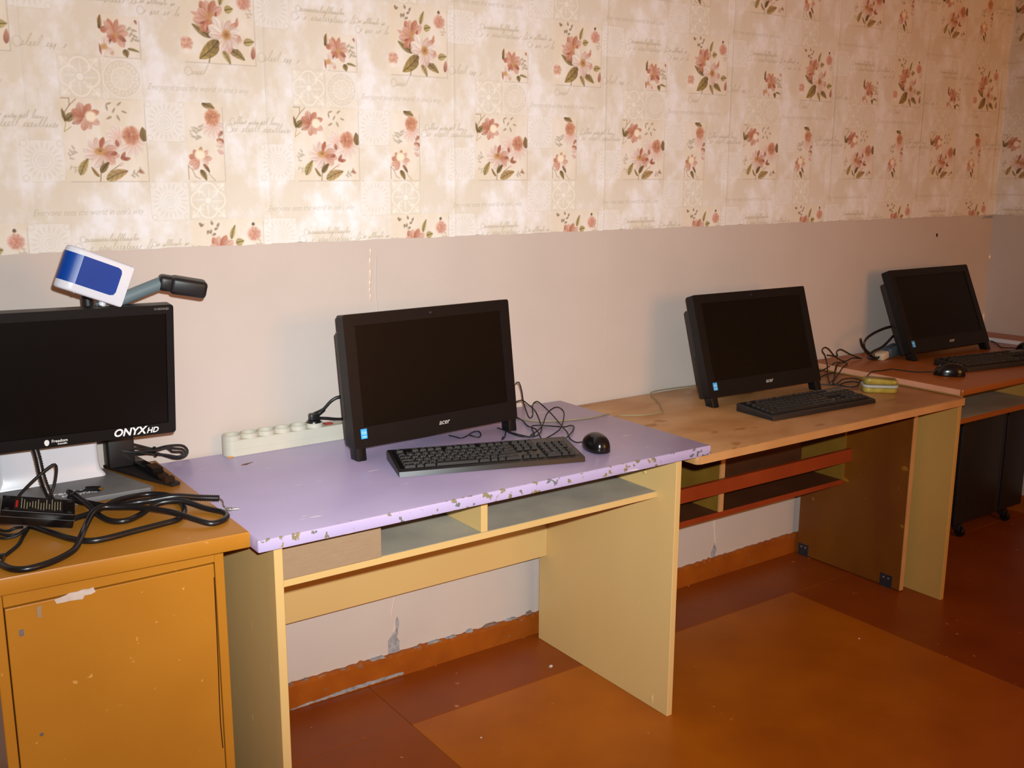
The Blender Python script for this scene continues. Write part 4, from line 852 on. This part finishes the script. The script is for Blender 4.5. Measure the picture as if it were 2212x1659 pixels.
cable('power_cable', 'thick black cord looping wide across the orange cabinet top', [(-.302, -.367, .757), (-.285, -.36, .757), (-.253, -.346, .757), (-.199, -.313, .762), (-.146, -.289, .757), (-.113, -.302, .757), (-.093, -.34, .757), (-.094, -.403, .757), (-.106, -.448, .757), (-.129, -.483, .757), (-.163, -.492, .757), (-.217, -.502, .757), (-.273, -.513, .757), (-.302, -.507, .757), (-.326, -.476, .757), (-.346, -.428, .757), (-.362, -.386, .757), (-.372, -.36, .757)], .0058, M['rubber'], cat='cable', sides=12)
cable('power_cable', 'long thick black cord reaching over the front edge of the orange cabinet top', [(-.275, -.235, .775), (-.264, -.262, .77), (-.257, -.317, .766), (-.251, -.382, .76), (-.238, -.42, .757), (-.213, -.433, .757), (-.181, -.413, .757), (-.142, -.397, .768), (-.1, -.413, .77), (-.064, -.45, .758), (-.043, -.491, .757), (-.044, -.518, .757), (-.06, -.538, .757), (-.085, -.542, .757), (-.11, -.516, .764), (-.133, -.48, .77), (-.163, -.43, .77), (-.188, -.4, .77), (-.217, -.38, .77), (-.242, -.371, .772), (-.265, -.388, .768), (-.29, -.436, .76), (-.312, -.504, .768), (-.334, -.546, .76), (-.368, -.572, .757), (-.399, -.586, .757), (-.424, -.588, .757), (-.442, -.574, .757), (-.452, -.545, .757), (-.458, -.514, .757)], .0058, M['rubber'], cat='cable', sides=12)
LC = thing('coiled_cable', 'ribbed black cable with a metal jack ending on the lilac desk edge', 'cable', (-.15, -.38, ZC1))
cable('ribbed_sleeve', '', [(-.275, -.24, .765), (-.268, -.257, .762), (-.248, -.307, .762), (-.221, -.352, .764), (-.182, -.378, .772), (-.149, -.384, .773), (-.106, -.396, .776), (-.059, -.401, .766), (-.021, -.409, .76)], .0062, M['rubber'], LC, corr=1, step=.0022, sides=10)
cable('jack_wire', '', [(-.021, -.408, .76), (-.018, -.422, .757), (-.022, -.438, .752), (-.02, -.447, .75)], .0016, M['metal'], LC, step=.003)
obj('jack', lathe(new(), [(.003, 0), (.0042, .002), (.0042, .012), (.0025, .014), (.0025, .022), (.0012, .028)], 12, Matrix.Translation((-.022, -.447, .7465)) @ Matrix.Rotation(R(64), 4, 'Z') @ Matrix.Rotation(R(90), 4, 'X')), M['metal'], LC, smooth='a', world=True)
cable('coiled_cable', 'ribbed black cable hanging down from the big monitor in front of its white pillar', [(-.329, -.2, .9), (-.327, -.212, .875), (-.324, -.222, .85), (-.322, -.232, .82), (-.318, -.238, .795), (-.313, -.245, .775), (-.312, -.262, .764), (-.32, -.29, .768)], .007, M['rubber'], cat='cable', corr=1, step=.0024, sides=10)
cable('loose_cable', 'thin black cable loop in front of the white monitor pillar', [(-.313, -.25, .773), (-.307, -.24, .781), (-.299, -.238, .8), (-.294, -.238, .826), (-.297, -.24, .837), (-.308, -.24, .833), (-.335, -.245, .816), (-.359, -.255, .8), (-.378, -.27, .786), (-.385, -.3, .78)], .003, M['cable_dark'])
DC = thing('plug_cable', 'thin black cable with a barrel plug on the grey monitor base', 'cable', (-.235, -.21, ZC1))
cable('cord', '', [(-.282, -.285, .782), (-.262, -.245, .775), (-.246, -.225, .767), (-.232, -.214, .768)], .0022, M['cable_dark'], DC)
obj('barrel', tube(new(), [(-.236, -.216, .768), (-.226, -.222, .7685), (-.212, -.232, .7685)], .0056, 12, r1=.0062), M['rubber'], DC, smooth='a', world=True)
obj('plug_tip', tube(new(), [(-.212, -.232, .7685), (-.206, -.2365, .7685)], .003, 10), M['gold'], DC, smooth='a', world=True)
SC = thing('plug_cable', 'thin black cable with a square connector at the left front of the cabinet top', 'cable', (-.45, -.51, ZC1))
cable('cord', '', [(-.372, -.35, .7537), (-.393, -.404, .7537), (-.411, -.45, .7537), (-.44, -.493, .7537), (-.45, -.512, .756)], .0036, M['cable_dark'], SC)
obj('connector', B(-.013, .008, -.026, .008, .0003, .015, .003, 2), M['rubber'], SC, smooth='a', rot=(0, 0, R(-20)))
for i, p in enumerate(([(-.44, -.33, .754), (-.422, -.374, .754), (-.41, -.386, .754), (-.398, -.387, .754), (-.383, -.365, .754)], [(-.44, -.31, .756), (-.415, -.356, .754), (-.4, -.366, .76), (-.385, -.35, .754)], [(-.45, -.34, .754), (-.43, -.39, .754), (-.41, -.398, .754), (-.392, -.395, .759), (-.378, -.37, .759)])):
    cable('loose_cable', ['middle of three thin black cables bunched left of the power brick', 'rearmost of three thin black cables bunched left of the power brick', 'frontmost of three thin black cables bunched left of the power brick'][i], p, .0028, M['cable_dark'])
CB = thing('tied_cable_bundle', 'tied bundle of black cable loops behind the video magnifier stand', 'cable', (-.05, -.045, ZC1))
for k in range(3):
    d = .008*k
    cable('cable_loop', '', [(-.123, -.045-d, .812-d), (-.097, -.05-d, .807-d), (-.074, -.05-d, .798-d*.5), (-.046, -.05-d, .787), (-.02, -.05-d, .789), (.007-d, -.05-d, .788-d*.6), (.024-d, -.05-d, .783-d*.5), (.032-d*1.1, -.05-d, .771), (.029-d*1.1, -.05-d, .76+d*.3), (.016-d, -.05-d, .755+d*.6), (-.001, -.05-d, .757+d*.5), (-.024, -.05-d, .768+d*.3), (-.047, -.05-d, .778), (-.075, -.05-d, .779+d*.4), (-.125, -.045-d, .784+d)], .0028, M['cable_dark'], CB)
obj('cable_tie', lathe(new(), [(.0105, -.002), (.0125, -.002), (.0125, .002), (.0105, .002)], 14, Matrix.Translation((-.046, -.058, .782)) @ Matrix.Rotation(R(90), 4, 'Y')), M['rubber'], CB, world=True)

# ---------------------------------------------------------------- pencil case and crumbs
YC = thing('pencil_case', 'small yellow translucent pencil case with a grey zip band on the wood desk', 'pencil case', (2.205, -.41, ZT2), (0, 0, R(-42)))
obj('case_bottom', prism(new(), rrect(-.055, .055, -.034, .034, .018, 5), 0, .017, 'xy', .005, 3), M['case_yellow'], YC, smooth='a')
obj('zip_band', prism(new(), rrect(-.0565, .0565, -.0355, .0355, .019, 5), .0172, .0262, 'xy', .0015, 1), M['case_grey'], YC, smooth='a')
bm = prism(new(), rrect(-.054, .054, -.033, .033, .017, 5), .0264, .044, 'xy', .008, 3)
for v in bm.verts:
    if v.co.z > .034: v.co.z += .003*math.sin(v.co.x*120)+.002*math.sin(v.co.y*150)
obj('case_lid', bm, M['case_yellow'], YC, smooth='a')
for i, (x, y) in enumerate(((1.001, -.217), (.62, -.42), (1.9, -.62))):
    bm = new(); bmesh.ops.create_icosphere(bm, subdivisions=2, radius=.006 if i == 0 else .003); rnd = random.Random(i)
    for v in bm.verts: v.co = v.co*rnd.uniform(.6, 1.2); v.co.z = abs(v.co.z)*.8
    tag(obj('lint_scrap', bm, M['lint'], loc=(x, y, 0)), ['pale scrap of lint on the floor under the lilac desk', 'tiny pale crumb on the floor left under the lilac desk', 'tiny pale crumb on the floor before the wood desk'][i], 'scrap')
tag(obj('dry_flake', prism(new(), [(-.012, -.002), (0, -.006), (.008, .0), (.022, .008), (.006, .004), (-.004, .003)], 0, .0008), M['leaf_bit'], loc=(.141, -.134, ZT1)), 'dry brown flake lying on the lilac desk near the power strip', 'scrap')
